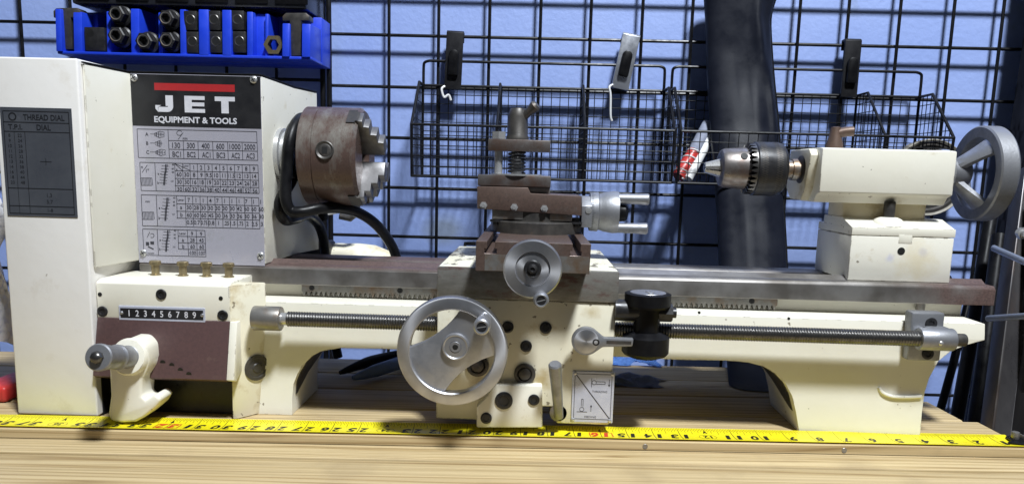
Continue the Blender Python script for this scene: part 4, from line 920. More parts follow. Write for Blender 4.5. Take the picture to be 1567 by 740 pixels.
# ---- tool post
tyc = 3.7; tpy = 2.75
x0, x1, z0, z1 = R4(731, 268, 843, 285, tpy)
tp = part('tool_block', box(x0, x1, tpy, tpy + 2.2, z0, z1, .03), 'rust_steel')
part('index_plate', revolve(BM(), (PX_(790, 264, tyc), tyc, z1 - .02), (0, 0, 1), [(0, 1.05), (.06, 1.05), (.07, 1.02)], 40), 'bright_steel', tp)
pcx = PX_(791, 240, tyc)
zcl0, zcl1 = PZ_(795, 232, tyc), PZ_(795, 214, tyc)
part('post_screw', cyl((pcx, tyc, z1), (pcx, tyc, zcl0 + .1), .24, 20), 'bright_steel', tp)
pts = [(pcx + .33 * math.cos(t_ * .5), tyc + .33 * math.sin(t_ * .5), z1 + .08 + t_ * .5 / 6.283 * .14) for t_ in range(int((zcl0 - z1 - .1) / .14 * 12.57))]
part('spring', tube(pts, .05, 6), 'black_oxide', tp)
part('clamp_bar', prism([(PX_(748, 222, tyc), zcl0 + .0), (PX_(748, 222, tyc), zcl1), (PX_(842, 222, tyc), zcl1 - .02), (PX_(842, 222, tyc), zcl0 + .0)], 'y', tyc - .5, tyc + .5, .03), 'rust_steel', tp)
zn1 = PZ_(791, 166, tyc)
part('clamp_nut', revolve(BM(), (pcx, tyc, zcl1), (0, 0, 1), [(0, .46), (.12, .46), (.18, .42), (zn1 - zcl1 - .3, .40), (zn1 - zcl1 - .02, .32), (zn1 - zcl1, .3)], 32), 'dark_iron', tp)
a, b = Vector((pcx + .15, tyc - .1, PZ_(800, 181, tyc))), Vector((PX_(822, 161, tyc), tyc - .3, PZ_(822, 161, tyc)))
part('clamp_lever', revolve(BM(), a, b - a, [(0, .19), ((b - a).length * .5, .17), ((b - a).length - .1, .25), ((b - a).length, .17)], 18), 'dark_iron', tp)
bxp = PX_(763, 240, tyc - .1)
part('leveling_bolt', merge(cyl((bxp, tyc - .1, z1), (bxp, tyc - .1, zcl1 + .02), .17, 16), cyl((bxp, tyc - .1, zcl1 + .01), (bxp, tyc - .1, zcl1 + .3), .30, 6)), 'bright_steel', tp)

# ---- tailstock
tf = 2.75
bx0_, bx1_, bz0_, bz1_ = R4(1300, 363, 1457, 426, tf)
tz0 = ZB + .01
zmid = PZ_(1380, 362, tf)
base = part('tailstock_base', box(bx0_, bx1_ - .0, tf, 6.4, tz0, zmid - .012, .03), 'tail_paint')
base2 = part('tailstock_foot', box(bx0_ - .0, bx1_ + .04, tf, 6.4, zmid + .012, PZ_(1380, 349, tf), .03), 'cream', base)
xk0, xk1 = PX_(1375, 368, tf), PX_(1396, 368, tf); part('key_block', box(xk0, xk1, tf - .008, tf + .3, zmid - .28, zmid + .1, .02), 'cream', base)
part('adjusting_hole', revolve(BM(), (PX_(1379, 384, tf), tf - .012, PZ_(1379, 384, tf)), (0, 1, 0), [(0, .15), (.05, .13)], 18), 'hole_black', base)
zft = PZ_(1380, 349, tf)
z2 = PZ_(1370, 297, 3.2)
neck = [(bx0_ + .05, 4.0), (bx0_ + .5, 3.8), (bx1_ - .75, 3.8), (bx1_ - .6, 4.0), (bx1_ - .6, 5.6), (bx0_ + .05, 5.6)]
nk = prism(neck, 'z', zft - .05, z2 + .25, .08)
part('tailstock_neck', nk, 'neck_tone', base)
ramp = prism([(tf + .02, zft - .02), (tf + 1.1, zft + .33), (5.8, zft + .33), (5.8, zft - .02)], 'x', bx0_ - .0, bx1_ + .04, .02); part('tailstock_ramp', ramp, 'cream', base)
x = PX_(1361, 320, 3.45); part('lock_stud', cyl((x, 3.45, zft + .1), (x, 3.45, PZ_(1361, 308, 3.45)), .22, 24, .03), 'dark_iron', base)
part('stud_boss', revolve(BM(), (x, 3.5, zft + .02), (0, 0, 1), [(0, .68), (.16, .62), (.3, .5), (.36, .36), (.37, .3)], 28), 'cream', base)
bf = 3.0
bx0_, bx1_, zb0, zb1 = R4(1256, 229, 1462, 297, bf)
sec = [(bf, zb0), (bf, zb1), (bf + .25, zb1 + .03), (5.7, zb1 + .03), (5.9, zb1 - .2), (5.9, zb0), (5.2, zb0 - .4), (bf + .55, zb0 - .4), (bf + .35, zb0 - .12)]
bar = part('tailstock_barrel', prism(sec, 'x', bx0_, bx1_, .06), 'cream')
sec2 = [(bf + .5, zb0 + .1), (bf + .12, zb1 - .25), (bf + .4, zb1 - .02), (5.6, zb1 - .02), (5.8, zb0 + .1), (5.2, zb0 - .35), (bf + .9, zb0 - .35)]
ec = prism([(a_ + .25, b_) for a_, b_ in sec2], 'x', bx0_ - .32, bx0_ + .03, .04); part('barrel_end', ec, 'cream_stained', bar)
part('end_collar', revolve(BM(), (bx1_ - .02, YC, ZC), (1, 0, 0), [(0, .95), (.3, .95), (.36, .88), (.37, .4)], 36), 'bright_steel', bar)
part('lock_handle', merge(revolve(BM(), (PX_(1281, 225, 4), 4.3, zb1), (0, 0, 1), [(0, .34), (.25, .32), (.5, .25), (.9, .2), (.92, .1)], 20), tube([(PX_(1281, 210, 4), 4.3, zb1 + .62), (PX_(1296, 207, 4), 4.2, zb1 + .72), (PX_(1308, 204, 4), 4.15, zb1 + .75)], .2, 12)), 'rust_brown', bar)
# quill
qx_0 = PX_(1222, 259, YC)
ql = part('quill', revolve(BM(), (qx_0, YC, ZC - .02), (1, 0, 0), [(0, .46), (.05, .56), (.25, .6), (.3, .62), (bx0_ - qx_0 + .2, .62)], 36), 'dark_iron', bar)
# tailstock handwheel
wxx = 19.35; WR = 1.93; WI = 1.42
bm = BM(); n = 80
secs = [(WI, .12), (WI + .04, .02), (WI + .1, 0), (WR - .06, 0), (WR, .06), (WR + .0, .66), (WR - .06, .74), (WI + .12, .76), (WI + .02, .64)]
rings = [[bm.verts.new((wxx + x_, YC + r * math.cos(2 * math.pi * i / n), ZC + r * math.sin(2 * math.pi * i / n))) for r, x_ in secs] for i in range(n)]
for i in range(n):
    A, B = rings[i], rings[(i + 1) % n]
    for k in range(len(secs)): bm.faces.new((A[k], A[(k + 1) % len(secs)], B[(k + 1) % len(secs)], B[k]))
tw = part('handwheel', bm, 'cast_aluminium', label='tailstock handwheel facing sideways at the right end')
part('hub', revolve(BM(), (bx1_ + .3, YC, ZC), (1, 0, 0), [(0, .62), (.5, .56), (.9, .5), (.92, .2)], 32), 'cast_aluminium', tw)
for a in (math.radians(128), math.radians(248), math.radians(8)):
    n_ = Vector((0, math.cos(a), math.sin(a))); t_ = Vector((0, -math.sin(a), math.cos(a)))
    A = Vector((bx1_ + .62, YC, ZC)) + n_ * .35; B = Vector((wxx + .22, YC, ZC)) + n_ * (WI + .06)
    bm = BM(); rows = []
    for k in range(9):
        f_ = k / 8; p = A.lerp(B, f_); hw_ = .28 + .20 * f_ * f_; tk = .26 - .06 * f_
        rows.append([bm.verts.new(p + t_ * s * hw_ + Vector((q_ * tk, 0, 0))) for s, q_ in ((-1, -.5), (-.6, -1), (.6, -1), (1, -.5), (1, .6), (-1, .6))])
    for a_, b_ in zip(rows, rows[1:]):
        for k in range(6): bm.faces.new((a_[k], a_[(k + 1) % 6], b_[(k + 1) % 6], b_[k]))
    bm.faces.new(rows[0]); bm.faces.new(rows[-1]); part('spoke', bm, 'cast_aluminium', tw)
a = math.radians(-62); p = Vector((wxx + .5, YC + 1.65 * math.cos(a), ZC + 1.65 * math.sin(a)))
part('crank_handle', revolve(BM(), p, (1, 0, 0), [(0, .22), (.3, .2), (1.0, .24), (1.15, .22), (1.2, .1)], 20), 'cast_aluminium', tw)
# motor behind the bed
mp_ = PY(500, 380, 9.6)
mo = part('motor', revolve(BM(), (PX_(500, 385, 10), 10.2, PZ_(500, 372, 10) - 1.1), (1, 0, 0), [(0, .5), (.05, .9), (.3, 1.1), (1.6, 1.12), (2.4, 1.05), (3.2, .75), (3.5, .3)], 30), 'cream_stained')  # darker stained cream puts the shade behind the bed into the motor's colour
part('motor_box', box(PX_(457, 385, 9.5), PX_(508, 385, 9.5), 9.0, 10.4, PZ_(480, 395, 9.5) - 1.2, PZ_(480, 368, 9.5), .2, 3), 'dark_iron', mo)
part('belt_guard', prism(pxz([(450, 300), (520, 308), (520, 326), (458, 338)], 8.6), 'y', 8.5, 10.5, .08), 'cream_white', hs)
part('guard_screw', tube([PY(520, 330, 9), PY(536, 334, 9), PY(546, 326, 9), PY(546, 308, 9)], .17, 10), 'dark_iron', hs)

# ================================================================== drill chuck in the tailstock
def dxp(px): return PX_(px, 258, YC)
dk = thing('drill_chuck', 'keyed drill chuck with black knurled sleeve and toothed ring held in the tailstock', 'drill chuck', (dxp(1150), YC, ZC - .04))
zd = ZC - .04; d0 = dxp(1100)
obj('nose', revolve(BM(), (d0, YC, zd), (1, 0, 0), [(0, .3), (0, .62), (.06, .74), (.2, .80), (dxp(1130) - d0, .84), (dxp(1131) - d0, .84), (dxp(1142) - d0, .85), (dxp(1143) - d0, .7)], 44), 'rust_steel', dk)
for k in range(3):
    a = math.radians(20 + 120 * k); n_ = Vector((0, math.cos(a), math.sin(a))); A = []
    bm = BM(); j0 = dxp(1078)
    for x_, r_ in ((j0, .22), (d0 + .15, .44)):
        A.append([bm.verts.new(Vector((x_, YC, zd)) + Vector((0, math.cos(a + t), math.sin(a + t))) * rr) for t, rr in ((-.95, r_ * .9), (-.5, r_), (0, r_), (.5, r_), (.95, r_ * .9), (0, .04))])
    for i in range(6): bm.faces.new((A[0][i], A[0][(i + 1) % 6], A[1][(i + 1) % 6], A[1][i]))
    bm.faces.new(A[0]); bm.faces.new(A[1]); obj('jaw', bm, 'bright_steel', dk)
# ring of gear teeth
bm = BM(); n = 30; g0, g1, g2 = dxp(1137), dxp(1148), dxp(1153)
ra = []
for i in range(n * 4):
    a = 2 * math.pi * i / (n * 4); tooth = (i % 4) in (1, 2)
    rr = 1.03
    ra.append([bm.verts.new((x_, YC + r_ * math.cos(a), zd + r_ * math.sin(a))) for x_, r_ in ((g0 + .02 if tooth else g0 + .22, .80), (g0 + .10 if tooth else g1 + .02, 1.05), (g2, 1.05), (g2, .6), (g0 + .3, .6))])
for i in range(n * 4):
    A, B = ra[i], ra[(i + 1) % (n * 4)]
    for k in range(5): bm.faces.new((A[k], A[(k + 1) % 5], B[(k + 1) % 5], B[k]))
obj('gear_ring', bm, 'screw_steel', dk, angle=20)
s0, s1 = dxp(1150), dxp(1197)
prof = [(0, 1.0), (.02, 1.085), (.1, 1.10)]
sl = obj('sleeve', revolve(BM(), (s0, YC, zd), (1, 0, 0), [(0, .8), (0, 1.05), (.05, 1.10), (s1 - s0 - .45, 1.10), (s1 - s0 - .15, 1.06), (s1 - s0, .9), (s1 - s0 + .01, .3)], 56), 'black_oxide', dk)
bm = BM()
for xa, xb in ((.12, .38), (.72, .98)):      # knurl ridges
    for i in range(72):
        a = 2 * math.pi * i / 72
        for s in (-1, 1):
            p = [Vector((s0 + x_, YC + 1.104 * math.cos(a + s * .045 * f_), zd + 1.104 * math.sin(a + s * .045 * f_))) for x_, f_ in ((xa, -1), (xb, 1))]
            nrm = Vector((0, math.cos(a), math.sin(a))); t = nrm.cross(p[1] - p[0]).normalized() * .011
            bm.faces.new([bm.verts.new(q_) for q_ in (p[0] - t, p[1] - t, p[1] + t, p[0] + t)])
obj('knurl', bm, 'dark_iron', dk, kind='stuff')
for a in (math.radians(215),):
    n_ = Vector((0, math.cos(a), -math.sin(a)))
    obj('key_hole', revolve(BM(), Vector((dxp(1131), YC, zd)) + n_ * .80, n_, [(0, .15), (.055, .15), (.056, .12)], 16), 'hole_black', dk)
obj('arbor', revolve(BM(), (s1 - .05, YC, zd), (1, 0, 0), [(0, .46), (.22, .44), (.24, .38), (.40, .38), (.42, .43), (.62, .45), (.64, .36), (qx_0 - s1 + .08, .36)], 32), 'old_steel', dk)

# ================================================================== tape measure along the bench edge
tape = thing('tape_measure', 'yellow steel tape measure with inverted black numbers pulled out along the bench edge', 'tape measure', (0, 0, 0))
TZ = .025
def zs_(y): t = (y + .60) / .60; return TZ + .06 * t * t
ys = [0.02 - i * 1.25 / 12 for i in range(13)]
top = [(y, zs_(y) + .012) for y in ys]; bot = [(y, zs_(y) - .003) for y in reversed(ys)]
obj('blade', prism(top + bot, 'x', -21.5, 19.75), 'tape_yellow', tape)
def on_tape(bm):
    for v in bm.verts: v.co.z = zs_(v.co.y) + .0165
    return bm
tk, bl_, rd = BM(), BM(), BM(); UP = (0, 0, 1)
for N in range(0, 42):
    for k in range(16):
        x = 20 - N - k / 16
        if x > 19.3 or x < -21.4: continue
        if k == 0: ln_ = 1.18 if N % 12 else .2
        else: ln_ = .46 if k == 8 else .36 if k % 4 == 0 else .27 if k % 2 == 0 else .19
        segs = max(1, int(ln_ / .12)); wd = .022 if k == 0 else .014
        for s_ in range(segs): strip(tk, (x, .0 - ln_ * s_ / segs, 0), (x, .0 - ln_ * (s_ + 1) / segs, 0), wd, UP)
    if N == 0: continue
    x = 20 - N; M_ = rd if N % 16 == 0 else bl_; s = str(N)
    if N % 12 == 0:
        text(bl_, s, (x, -.78, 0), (-1, 0, 0), (0, -1, 0), .30, .02, .32)
        for a_, b_ in (((x - .24, -.58, 0), (x + .24, -.58, 0)), ((x - .24, -.99, 0), (x + .24, -.99, 0)), ((x - .24, -.58, 0), (x - .34, -.785, 0)), ((x - .34, -.785, 0), (x - .24, -.99, 0)), ((x + .24, -.58, 0), (x + .34, -.785, 0)), ((x + .34, -.785, 0), (x + .24, -.99, 0))): strip(bl_, a_, b_, .014, UP)
        bl_.faces.new([bl_.verts.new(q_) for q_ in ((x, -.12, 0), (x - .09, -.42, 0), (x, -.34, 0), (x + .09, -.42, 0))])
    elif len(s) == 2:
        text(M_, s[0], (x + .21, -.80, 0), (-1, 0, 0), (0, -1, 0), .47, .035, .27 if s[0] != '1' else .14, shear=.12); text(M_, s[1], (x - .22, -.80, 0), (-1, 0, 0), (0, -1, 0), .47, .035, .29 if s[1] != '1' else .14, shear=.12)
        if M_ is rd:
            for a_, b_ in (((x - .42, -.53, 0), (x + .42, -.53, 0)), ((x - .42, -1.08, 0), (x + .42, -1.08, 0)), ((x - .42, -.53, 0), (x - .42, -1.08, 0)), ((x + .42, -.53, 0), (x + .42, -1.08, 0))): strip(rd, a_, b_, .03, UP)
            bl_.faces.new([bl_.verts.new(q_) for q_ in ((x, -.16, 0), (x - .07, -.40, 0), (x + .07, -.40, 0))])
    else: text(bl_, s, (x + .24, -.80, 0), (-1, 0, 0), (0, -1, 0), .47, .035, .27 if s != '1' else .14, shear=.12)
obj('tick_marks', on_tape(tk), 'tape_black', tape, kind='stuff'); obj('numerals', on_tape(bl_), 'tape_black', tape, kind='stuff'); obj('red_numerals', on_tape(rd), 'tape_red', tape, kind='stuff')
hk = obj('end_hook', prism([(19.2, -.95), (19.5, -.75), (19.55, -.3), (19.9, -.1), (20.05, -.2), (20.05, -1.0), (19.7, -1.15)], 'z', .085, .15, .02), 'black_plastic', tape)
obj('hook_tab', merge(box(20.0, 20.06, -.9, -.2, -.25, .3, .02), cyl((19.75, -.55, .12), (19.75, -.55, .42), .14, 12, .02)), 'old_steel', tape)
tape.rotation_euler = (0, 0, ROT)

# ================================================================== power cord looped round the spindle nose
xx = sx1 + .45
def ringp(a, r, x): return (x, YC + r * math.cos(a), ZC + r * math.sin(a))
pts = [(sx1 + .75, 8.2, 7.2), (sx1 + .7, 7.2, 9.2)] + [ringp(math.radians(a), 1.55, sx1 + .85 + .15 * math.sin(a * .02)) for a in range(40, 215, 25)] + [PY(437, 300, 2.7), PY(445, 322, 2.75), PY(462, 324, 2.8), PY(490, 319, 3.2), PY(520, 318, 4), PY(550, 326, 5), PY(575, 343, 6), PY(595, 368, 7), PY(606, 392, 7.6), PY(612, 425, 7.9), PY(614, 470, 8.2), PY(618, 540, 9), PY(628, 585, 9.2)]
cord = obj('power_cord', tube(smoothcurve(pts, 6), .235, 12), 'rubber', org=PY(628, 585, 9.2)); tag(cord, 'thick black power cord hanging behind the chuck and dropping behind the bed', 'cord')
pts = [(sx1 + .5, 8.2, 7.6)] + [ringp(math.radians(a), 1.25, sx1 + .72) for a in range(50, 231, 20)] + [PY(428, 310, 3.0), PY(435, 335, 3.3), PY(452, 334, 4.2), (sx1 + .6, 6.5, 7.4), (sx1 + .8, 8.0, 6.2), (sx1 + .9, 8.6, 2.5), (sx1 + 1.2, 8.9, .3)]
cord2 = obj('power_cord', tube(smoothcurve(pts, 6), .235, 12), 'rubber', org=(sx1 + 1.2, 8.9, .2)); tag(cord2, 'black cord loop lying against the steel spindle nose beside the headstock', 'cord')

# ================================================================== wire grid panels
WR_ = .098
def panel(name, label, xs, zs, x0, x1, z0, z1):
    g = thing(name, label, 'wire panel', ((x0 + x1) / 2, GRID, z0), 'black wire grid panels on the wall')
    hm = None; vm = None
    for z in zs:
        if hm is None: o = obj('wire', cyl((x0, GRID + .09, 0), (x1, GRID + .09, 0), WR_, 8), 'wire_black', g, org=((x0 + x1) / 2, GRID, 0)); hm = o.data
        else: o = bpy.data.objects.new('wire', hm); COL.objects.link(o); o.parent = g
        o.location = Vector((0, 0, z - z0)) * S
    for x in xs:
        thick = x in (x0, x1)
        if thick: obj('edge_wire', cyl((x, GRID - .08, z0), (x, GRID - .08, z1), .16, 8), 'wire_black', g); continue
        if vm is None: o = obj('wire', cyl((0, GRID - .08, z0), (0, GRID - .08, z1), WR_, 8), 'wire_black', g, org=(0, GRID, z0)); vm = o.data
        else: o = bpy.data.objects.new('wire', vm); COL.objects.link(o); o.parent = g
        o.location = Vector((x - (x0 + x1) / 2, 0, 0)) * S
    return g
zsB = [17.5 - 3 * k for k in range(-2, 12)]
panel('wall_grid', 'black wire grid panel carrying the wire baskets on the wall', [-11.22, -7.62, -4.66, -1.64, 1.37, 4.33, 7.35, 10.27, 13.35, 16.5, 19.32, 22.29, 25.37, 28.2, 31.2], zsB, -11.22, 31.2, -16, 26)
panel('wall_grid', 'black wire grid panel behind the blue tray and the headstock', [-35.7, -32.8, -29.87, -26.8, -23.65, -20.54, -17.44, -14.42, -11.62], [17.79 - 3 * k for k in range(-2, 12)], -35.7, -11.62, -16, 26)

# ================================================================== wire baskets
def basket(label, xl, xr, divs, zr=14.62):
    yb = GRID - .2; ym = yb - 1.5; yfr = yb - 4.3; zfr = zr - 2.55; zbot = zr - 5.35
    t = thing('wire_basket', label, 'wire basket', ((xl + xr) / 2, yb, zbot), 'black wire baskets hooked on the grid')
    def path(x): return [(x, yb, zr), (x, ym, zr + .02), (x, yfr, zfr), (x, yfr + .25, zbot), (x, yb, zbot), (x, yb, zr)]
    bm = BM()
    for a, b in (((xl, yb, zr), (xr, yb, zr)), ((xl, yfr, zfr), (xr, yfr, zfr)), ((xl, yfr + .25, zbot), (xr, yfr + .25, zbot)), ((xl, yb, zbot), (xr, yb, zbot))): cyl(a, b, .075, 8, bm=bm)
    obj('rim', bm, 'wire_black', t)
    for x in [xl, xr]: obj('side_frame', tube(path(x), .085, 8), 'wire_black', t)
    for x in divs: obj('divider_frame', tube(path(x), .075, 8), 'wire_black', t)
    hg = smoothcurve([(xl + .05, yb - .12, zr - .2), (xl + .05, yb - .12, zr + 1.0), (xl + .12, yb - .12, zr + 1.3), (xl + .4, yb - .12, zr + 1.4)], 4) + smoothcurve([(xr - .4, yb - .12, zr + 1.4), (xr - .12, yb - .12, zr + 1.3), (xr - .05, yb - .12, zr + 1.0), (xr - .05, yb - .12, zr - .2)], 4)
    obj('hanger', tube(hg, .085, 8), 'wire_black', t)
    bm = BM(); r = .026
    n = int(round((xr - xl) / .52))
    for i in range(1, n):
        x = xl + (xr - xl) * i / n
        for a, b in (((x, yb, zr), (x, yb, zbot)), ((x, yb, zbot), (x, yfr + .25, zbot)), ((x, yfr + .25, zbot), (x, yfr, zfr))): cyl(a, b, r, 5, bm=bm)
    for k in range(1, 10):
        z = zbot + (zr - zbot) * k / 10; cyl((xl, yb, z), (xr, yb, z), r, 5, bm=bm)
    for k in range(1, 5):
        f_ = k / 5; cyl((xl, yfr + .25 - .25 * f_, zbot + (zfr - zbot) * f_), (xr, yfr + .25 - .25 * f_, zbot + (zfr - zbot) * f_), r, 5, bm=bm)
    for k in range(1, 8): cyl((xl, yfr + .25 + (yb - yfr - .25) * k / 8, zbot), (xr, yfr + .25 + (yb - yfr - .25) * k / 8, zbot), r, 5, bm=bm)
    for x in [xl, xr] + divs:
        for k in range(1, 9):
            y = yfr + (yb - yfr) * k / 9; zt_ = zr if y > ym else zfr + (zr - zfr) * (y - yfr) / (ym - yfr)
            cyl((x, y, zbot), (x, y, zt_), r, 5, bm=bm)
        for k in range(1, 10):
            z = zbot + (zr - zbot) * k / 10; y0_ = yfr + .1 if z < zfr else yfr + (ym - yfr) * (z - zfr) / (zr - zfr); cyl((x, y0_, z), (x, yb, z), r, 5, bm=bm)
    obj('wire_mesh', bm, 'wire_black', t, kind='stuff')
    return t
basket('black wire basket with two dividers hanging behind the tool post', -5.55, 8.85, [-.85, 3.95])
basket('black wire basket hanging behind the tailstock and the black bag', 9.2, 23.85, [20.2])

# clips holding the baskets
def clip(px0, py0, px1, py1, tilt, mt, label, tie):
    y = GRID - .45; x0, x1, z0, z1 = R4(px0, py0, px1, py1, y); xm, zm = (x0 + x1) / 2, (z0 + z1) / 2
    t = thing('hanging_clip', label, 'clip', (xm, y, z1), 'clips hooked over the wire grid')
    body = [(y - .05, z0), (y - .05, z1), (y + .1, z1 + .12), (y + .62, z1 + .1), (y + .62, z1 - .5), (y + .5, z1 - .5), (y + .5, z1 - .02), (y + .12, z1 - .02), (y + .12, z0)]
    obj('strap', prism(body, 'x', x0, x1, .03), mt, t)
    px_, pz_ = xm, zm - .1
    pill = [(px_ + .3 * math.cos(a), pz_ + .45 + .3 * math.sin(a)) for a in [math.pi * i / 8 for i in range(9)]] + [(px_ - .3, pz_ - .75), (px_ + .3, pz_ - .75)]
    obj('thumb_hook', prism(pill, 'y', y - .32, y - .04, .1), 'black_plastic', t)
    if tie:
        obj('tie', tube(smoothcurve([(x0 + .05, y - .1, z0 + .15), (x0 - .12, y - .2, z0 - .05), (x0 + .05, y - .2, z0 - .5), (x0 + .3, y - .15, z0 - tie), (x0 + .45, y - .1, z0 - tie - .3)], 5), .07, 6), 'white_plastic', t)
    t.rotation_euler = (0, tilt, 0)
    return t
clip(683, 50, 709, 137, math.radians(2), 'clip_black', 'black clip with white tie on the grid, above the left half of the divided basket', .35)
clip(951, 54, 978, 138, math.radians(10), 'clip_silver', 'silver clip with black thumb hook hanging tilted on the grid', 1.6)
clip(1290, 62, 1315, 149, math.radians(0), 'clip_black', 'plain black clip on the grid above the tailstock', 0)

# red and white wrapped sticks in the right hand basket
def stick(p0, p1, r, mt, label, name):
    a, b = PY(*p0), PY(*p1)
    o = obj(name, revolve(BM(), a, b - a, [(0, r * .6), (.06, r), ((b - a).length - .06, r), ((b - a).length, r * .6)], 20), mt, org=a); tag(o, label, 'stick'); return o
st1 = thing('wrapped_roll', 'red roll wrapped in crumpled white film leaning in the wire basket', 'roll', PY(1038, 270, 16.2))
a, b = PY(1037, 272, 16.2), PY(1062, 232, 16.9)
obj('roll', revolve(BM(), a, b - a, [(0, .25), (.08, .38), ((b - a).length, .36)], 18), 'red_plastic', st1)
d_, u_, v_ = frame(b - a); L_ = (b - a).length
hel = [a + d_ * (L_ * i / 60) + (u_ * math.cos(i * .42) + v_ * math.sin(i * .42)) * .375 for i in range(61)]
obj('film', tube(hel, .045, 6), 'white_plastic', st1)
b3 = PY(1084, 190, 17.8); obj('tube_end', cyl(b, b3, .36, 16, .03), 'grey_rag', st1)  # greyed to paint in the shade inside the basket
stick((1052, 275, 16.1), (1092, 200, 17.6), .26, 'white_plastic', 'thin white stick lying behind the red wrapped roll', 'white_stick')

# ================================================================== long black bag leaning behind the bed
bagp = [(1076, 1192, -20, 18.4), (1077, 1185, 0, 18.3), (1079, 1178, 30, 18.2), (1080, 1180, 80, 18.0), (1082, 1184, 130, 17.6), (1086, 1190, 190, 17.0), (1091, 1195, 260, 16.1), (1097, 1199, 330, 15.2), (1100, 1203, 410, 14.0), (1106, 1204, 480, 12.8), (1112, 1200, 550, 11.3)]
bm = BM(); rows = []; n = 60
fine = []
for q0, q1 in zip(bagp, bagp[1:]):
    for k in range(5): fine.append([a_ + (b_ - a_) * k / 5 for a_, b_ in zip(q0, q1)])
fine.append(bagp[-1])
def crease(u, py):         # soft folds in the vinyl, pushed towards the viewer
    h = 0
    for u0, s0, w0, a0, p0, pw in ((.62, .0016, .16, .30, 50, 80), (.25, .0004, .34, .20, 230, 190), (-.35, .0006, .22, .14, 360, 160), (.80, .0, .10, .20, 160, 60), (.1, -.0012, .2, -.16, 120, 50)):
        h += a0 * math.exp(-((u - u0 - s0 * (py - 100)) / w0) ** 2) * math.exp(-((py - p0) / pw) ** 2)
    return h
for l, r_, py, y in fine:
    A, B = PY(l, py, y), PY(r_, py, y); c = (A + B) / 2; hwid = (B.x - A.x) / 2
    row = []
    for i in range(n):
        a = 2 * math.pi * i / n; ca, sa = math.cos(a), math.sin(a)
        ex = abs(ca) ** .75 * (1 if ca > 0 else -1); ey = abs(sa) ** .8 * (1 if sa > 0 else -1)
        row.append(bm.verts.new((c.x + hwid * ex, c.y + (.75 if sa < 0 else .6) * ey - (crease(ex, py) if sa < 0 else 0), c.z)))
    rows.append(row)
foot = PZ(1157, 596, 0.02); fy = 7.0
c = Vector((PX_(1157, 590, fy), fy, .03)); rows.append([bm.verts.new((c.x + 1.25 * math.cos(2 * math.pi * i / n), c.y + .9 * math.sin(2 * math.pi * i / n), .05)) for i in range(n)])
for a, b in zip(rows, rows[1:]):
    for i in range(n): bm.faces.new((a[i], a[(i + 1) % n], b[(i + 1) % n], b[i]))
bm.faces.new(rows[0]); bm.faces.new(rows[-1])
bag = thing('long_bag', 'long black vinyl bag standing behind the bed and leaning on the wire grid', 'bag', c)
obj('body', bm, 'vinyl_black', bag, angle=80)
obj('seam_piping', tube(smoothcurve([PY(r_ + 1, py, y - .1) for l, r_, py, y in bagp], 4), .075, 8), 'black_plastic', bag)

# ================================================================== blue tray of clamping parts
TY = 14.9; TB = 17.2
tx0, tx1, tz0, tz1 = R4(84, 17, 475, 86, TY)
def lv_(px): return PX_(px, 50, TY)
ztray = lambda px, py: PZ_(290, py + (290 - px) * .029, TY)
tray = thing('parts_tray', 'bright blue plastic tray hung on the grid and holding black clamping parts', 'tray', ((tx0 + tx1) / 2, TB, tz0))
obj('back_wall', box(tx0, tx1, TB, GRID - .2, tz0, tz1 + .25, .05), 'plastic_blue', tray)
obj('floor', box(tx0, tx1, TY + .12, TB + .05, tz0 - .02, tz0 + .14, .04), 'plastic_blue', tray)
for pa, pb, yy, dz_ in ((84, 93, TY, 0), (108, 121, TY + .2, -.1), (121, 129, 16.2, .0), (156, 163, TY + .4, .0), (195, 208, TY + .3, .15), (236, 243, TY + .4, 0), (272, 281, TY + .2, .15), (302, 317, TY + .1, .15), (338, 352, TY + .1, .15), (375, 384, TY + .2, .1), (384, 401, 15.6, .1), (401, 406, TY + .4, .05), (431, 442, TY, -.5), (461, 474, TY, -.5)):
    x0, x1 = lv_(pa), lv_(pb)
    obj('rib', prism([(yy, tz0 + .1), (yy + .15, tz1 + dz_), (TB + .02, tz1 + dz_ + .1), (TB + .02, tz0 + .1)], 'x', x0, x1, .04), 'plastic_blue', tray)
def nutlike(px, py, rpx, kind, label):
    y = TY + .25; x, z = PX_(px, py, y), ztray(px, py); r = rpx / 27.0
    if kind == 'flange':
        t = thing('flange_nut', label, 'nut', (x, y, z), 'flange nuts in the blue tray')
        obj('hexagon', revolve(BM(), (x, y + .35, z), (0, -1, 0), [(0, r * .82), (.5, r * .82), (.56, r * .7), (.57, r * .42), (.2, r * .38)], 6), 'black_oxide', t, angle=20)
        obj('flange', revolve(BM(), (x, y + .8, z), (0, -1, 0), [(0, r), (.4, r), (.48, r * .85), (.5, r * .5)], 28), 'black_oxide', t)
        obj('thread', revolve(BM(), (x, y + .3, z), (0, -1, 0), [(0, .02), (0, r * .41), (.505, r * .41), (.52, r * .5), (.53, r * .56)], 24, False, False), 'old_steel', t)
    return t
for px, py, r, l in ((180, 20, 15.5, 'black flange nut perched above another in the blue tray, next to the square block'), (180, 53, 16, 'black flange nut under another in the blue tray, next to the square block'), (222, 62, 16, 'single black flange nut alone in its slot of the blue tray'), (256, 27, 15, 'black flange nut on top of another, next to the slotted T nuts'), (257, 61, 15.5, 'black flange nut beneath another, next to the slotted T nuts')):
    nutlike(px, py, r, 'flange', l)
names = ['beside the flange nuts', 'between the other pairs', 'beside the empty slots']
